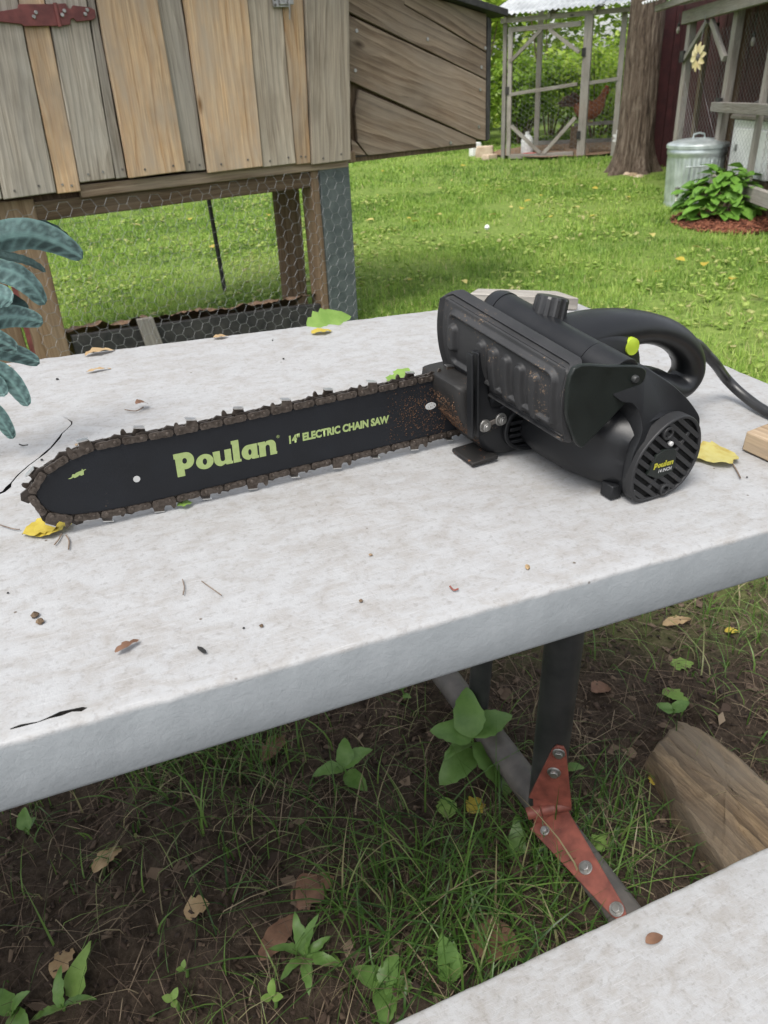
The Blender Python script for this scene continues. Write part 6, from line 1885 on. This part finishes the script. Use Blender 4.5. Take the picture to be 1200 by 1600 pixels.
# ------------------------------------------------------------------ split log in the grass (grain along local Z)
so = [np.array(gnd(*p)) for p in ((1010, 1205), (1052, 1152), (1092, 1166), (1260, 1312), (1250, 1420), (1130, 1402))]
cen_ = np.mean(so, 0); axs = unit(so[3] - so[2]); sdx = np.cross((0, 0, 1), axs)
sM = mat4([sdx, (0, 0, 1), axs], cen_); sM = mat4([np.cross((0, 0, 1), axs), (0, 0, 1), axs], cen_)
pl2 = [(float((p - cen_) @ sdx), float((p - cen_) @ axs)) for p in so]
ol = []
for a_, b_ in zip(pl2, pl2[1:] + pl2[:1]):
    k_ = max(2, int(math.hypot(b_[0] - a_[0], b_[1] - a_[1]) / .007))
    ol += [(a_[0] + (b_[0] - a_[0]) * i / k_, a_[1] + (b_[1] - a_[1]) * i / k_) for i in range(k_)]
rings = []
for k, y in ((.99, -.03), (1.03, .010), (1.0, .034), (.975, .046), (.94, .050), (.84, .052), (.66, .053), (.45, .054), (.25, .055), (.08, .055)):
    rings.append([(x * k + .010 * (float(fbm(x * 60 + 3, z * 9 + y * 60, 7, 3)) - .44), y + ((.024 * (float(fbm(x * k * 70 + 5, z * k * 9, 15, 4)) - .47) + .010 * (float(fbm(x * k * 160 + 5, z * k * 60, 16, 3)) - .44)) if y > .02 else 0), z * k + .012 * (float(fbm(x * 50 + 9, y * 80 + z * 30, 8, 3)) - .44)) for x, z in ol])
m = MB(); m.loft(rings); tag(m.build('split_log', MT['wood_split'], None, sM, smooth=35), 'short grey-brown split log lying in the grass by the bench', 'log')

# ------------------------------------------------------------------ two pieces of scrap lumber on the table
def lumber(pts, th, mt, lab, name):
    p = [tb(*q) for q in pts]; c = np.mean(p, 0); ax_ = unit((np.array(p[1]) - p[0])[:2]); ax3 = np.array([ax_[0], ax_[1], 0]); sd_ = np.cross((0, 0, 1), ax3)
    # grain along local Z: local (x,y,z) = (side, up, along)
    M = M_TABLE @ mat4([sd_, (0, 0, 1), ax3], (c[0], c[1], .001)) if False else M_TABLE @ mat4([np.cross((0, 0, 1), ax3), (0, 0, 1), ax3], (c[0], c[1], .001))
    loc_ = [(float((np.array(q) - c) @ sd_), float((np.array(q) - c) @ ax3)) for q in p]
    m = MB(); m.add([(a, 0, b) for a, b in loc_] + [(a, th, b) for a, b in loc_], [(0, 1, 2, 3), (7, 6, 5, 4), (0, 4, 5, 1), (1, 5, 6, 2), (2, 6, 7, 3), (3, 7, 4, 0)])
    tag(m.build(name, MT[mt], None, M, smooth=30, bevel=.0015), lab, 'board')


lumber([(1158, 704), (1262, 752), (1330, 716), (1228, 676)], .020, 'wood_scrap', 'pale wood offcut at the right edge of the table', 'wood_offcut')
lumber([(733, 478), (902, 486), (868, 474), (745, 470)], .019, 'wood_old', 'grey-tan board lying on the table behind the saw', 'loose_board')

# ------------------------------------------------------------------ verdigris leaf sculpture at the left
base = tb(-118, 735); SMt = M_TABLE @ Matrix.Translation((base[0], base[1], 0))
sculpt = thing('metal_leaf_sculpture', SMt, 'verdigris copper plant sculpture with drooping leaves at the left edge', 'sculpture')
stem_top = tb_at(-75, 360, base[1])
m = MB(); m.tube([(base[0], base[1], 0), (base[0] + .003, base[1], .06), tuple(stem_top)], [.010, .008, .006], 10); m.build('stem', MT['patina'], sculpt, M_TABLE)
m = MB(); m.lathe([(0, 0), (.06, 0), (.06, .004), (.012, .010), (0, .012)], 24, (base[0], base[1], 0)); m.build('foot_plate', MT['patina'], sculpt, M_TABLE)


def copper_leaf(pts, wpx, depth, twist=0.0, veins=True, dark=0.0):
    w0 = base[1] + depth
    P = [tb_at(x, y, w0 + (dz[0] if dz else 0)) for x, y, *dz in pts]
    P[0] = np.array([base[0], base[1], 0]) * 0 + P[0]
    C = [np.array(c) for c in catmull([tuple(p) for p in P], 8, closed=False)]; n = len(C); V = []; tn = []; NW = 8
    d0 = np.linalg.norm(C[n // 2] - np.array([0, 0, HT])); hw = wpx * d0 / FPX / 2
    for k in range(n):
        t = k / (n - 1); tg = unit(C[min(k + 1, n - 1)] - C[max(k - 1, 0)]); vd = unit(np.array([0, 0, HT]) - C[k])
        sd_ = unit(np.cross(vd, tg)); nr = np.cross(tg, sd_)
        if nr @ vd < 0: nr = -nr
        s2 = unit(sd_ * math.cos(twist) + nr * math.sin(twist)); n2 = unit(np.cross(tg, s2)); n2 = n2 if n2 @ nr > 0 else -n2
        wv_ = hw * (min(1, .35 + 1.6 * t) if t < .45 else math.sqrt(max(0, 1 - ((t - .45) / .55) ** 2.4)) * .98 + .02)
        for j in range(NW + 1):
            q = 2 * j / NW - 1
            V.append(C[k] + s2 * (wv_ * q) + n2 * (-abs(q) * wv_ * .30 + .0005 * math.sin(k * 1.6 + abs(q) * 4) * (abs(q) > .1)))
            vein = 1.0 if abs(q) < .08 else (.75 if (abs(q) > .9) else (.55 if veins and int(k + abs(q) * 3) % 4 == 0 else 0.0))
            tn.append(vein * (1 - dark) * .5)
    V2 = V + [v - np.array([0, 0, .0012]) for v in V]; N1 = len(V); W_ = NW + 1; F_ = []
    for k in range(n - 1):
        for j in range(NW):
            a = k * W_ + j; F_ += [(a, a + 1, a + 1 + W_, a + W_), (N1 + a, N1 + a + W_, N1 + a + 1 + W_, N1 + a + 1)]
    m = MB(); m.add([tuple(v) for v in V2], F_)
    me = bpy.data.meshes.new('leaf'); me.from_pydata(m.V, [], m.F)
    link('leaf', me, MT['patina'], sculpt, M_TABLE, smooth=60, attr=tn + tn)


copper_leaf([(-75, 420), (-40, 388), (0, 372), (45, 366), (88, 378), (129, 402)], 40, -.004, .25)
copper_leaf([(-75, 410), (-30, 372), (20, 352), (70, 352), (100, 368), (116, 384)], 14, .012, .9, False, 1.0)
copper_leaf([(-75, 430), (-20, 398), (20, 402), (48, 410), (71, 423)], 12, -.012, .6, False, .8)
copper_leaf([(-75, 440), (-20, 418), (20, 424), (50, 445), (70, 474)], 35, .004, -.5)
copper_leaf([(-75, 500), (-30, 462), (0, 462), (19, 470)], 32, -.012, .1)
copper_leaf([(-75, 470), (-20, 455), (20, 470), (44, 483)], 18, .015, .5, False, 1.0)
copper_leaf([(-75, 540), (-30, 506), (10, 494), (40, 496), (67, 503)], 29, -.004, .15)
copper_leaf([(-75, 560), (-30, 524), (0, 532), (27, 547)], 26, -.014, .2)
copper_leaf([(-75, 590), (-20, 548), (25, 551), (62, 566)], 25, -.002, -.2)
copper_leaf([(-75, 600), (-20, 575), (10, 588), (30, 612), (43, 633)], 26, -.018, .2)
copper_leaf([(-75, 610), (-30, 590), (-5, 600), (6, 618)], 23, -.024, .1)
copper_leaf([(-75, 660), (-30, 632), (-6, 645), (10, 668), (20, 684)], 21, -.012, .2)
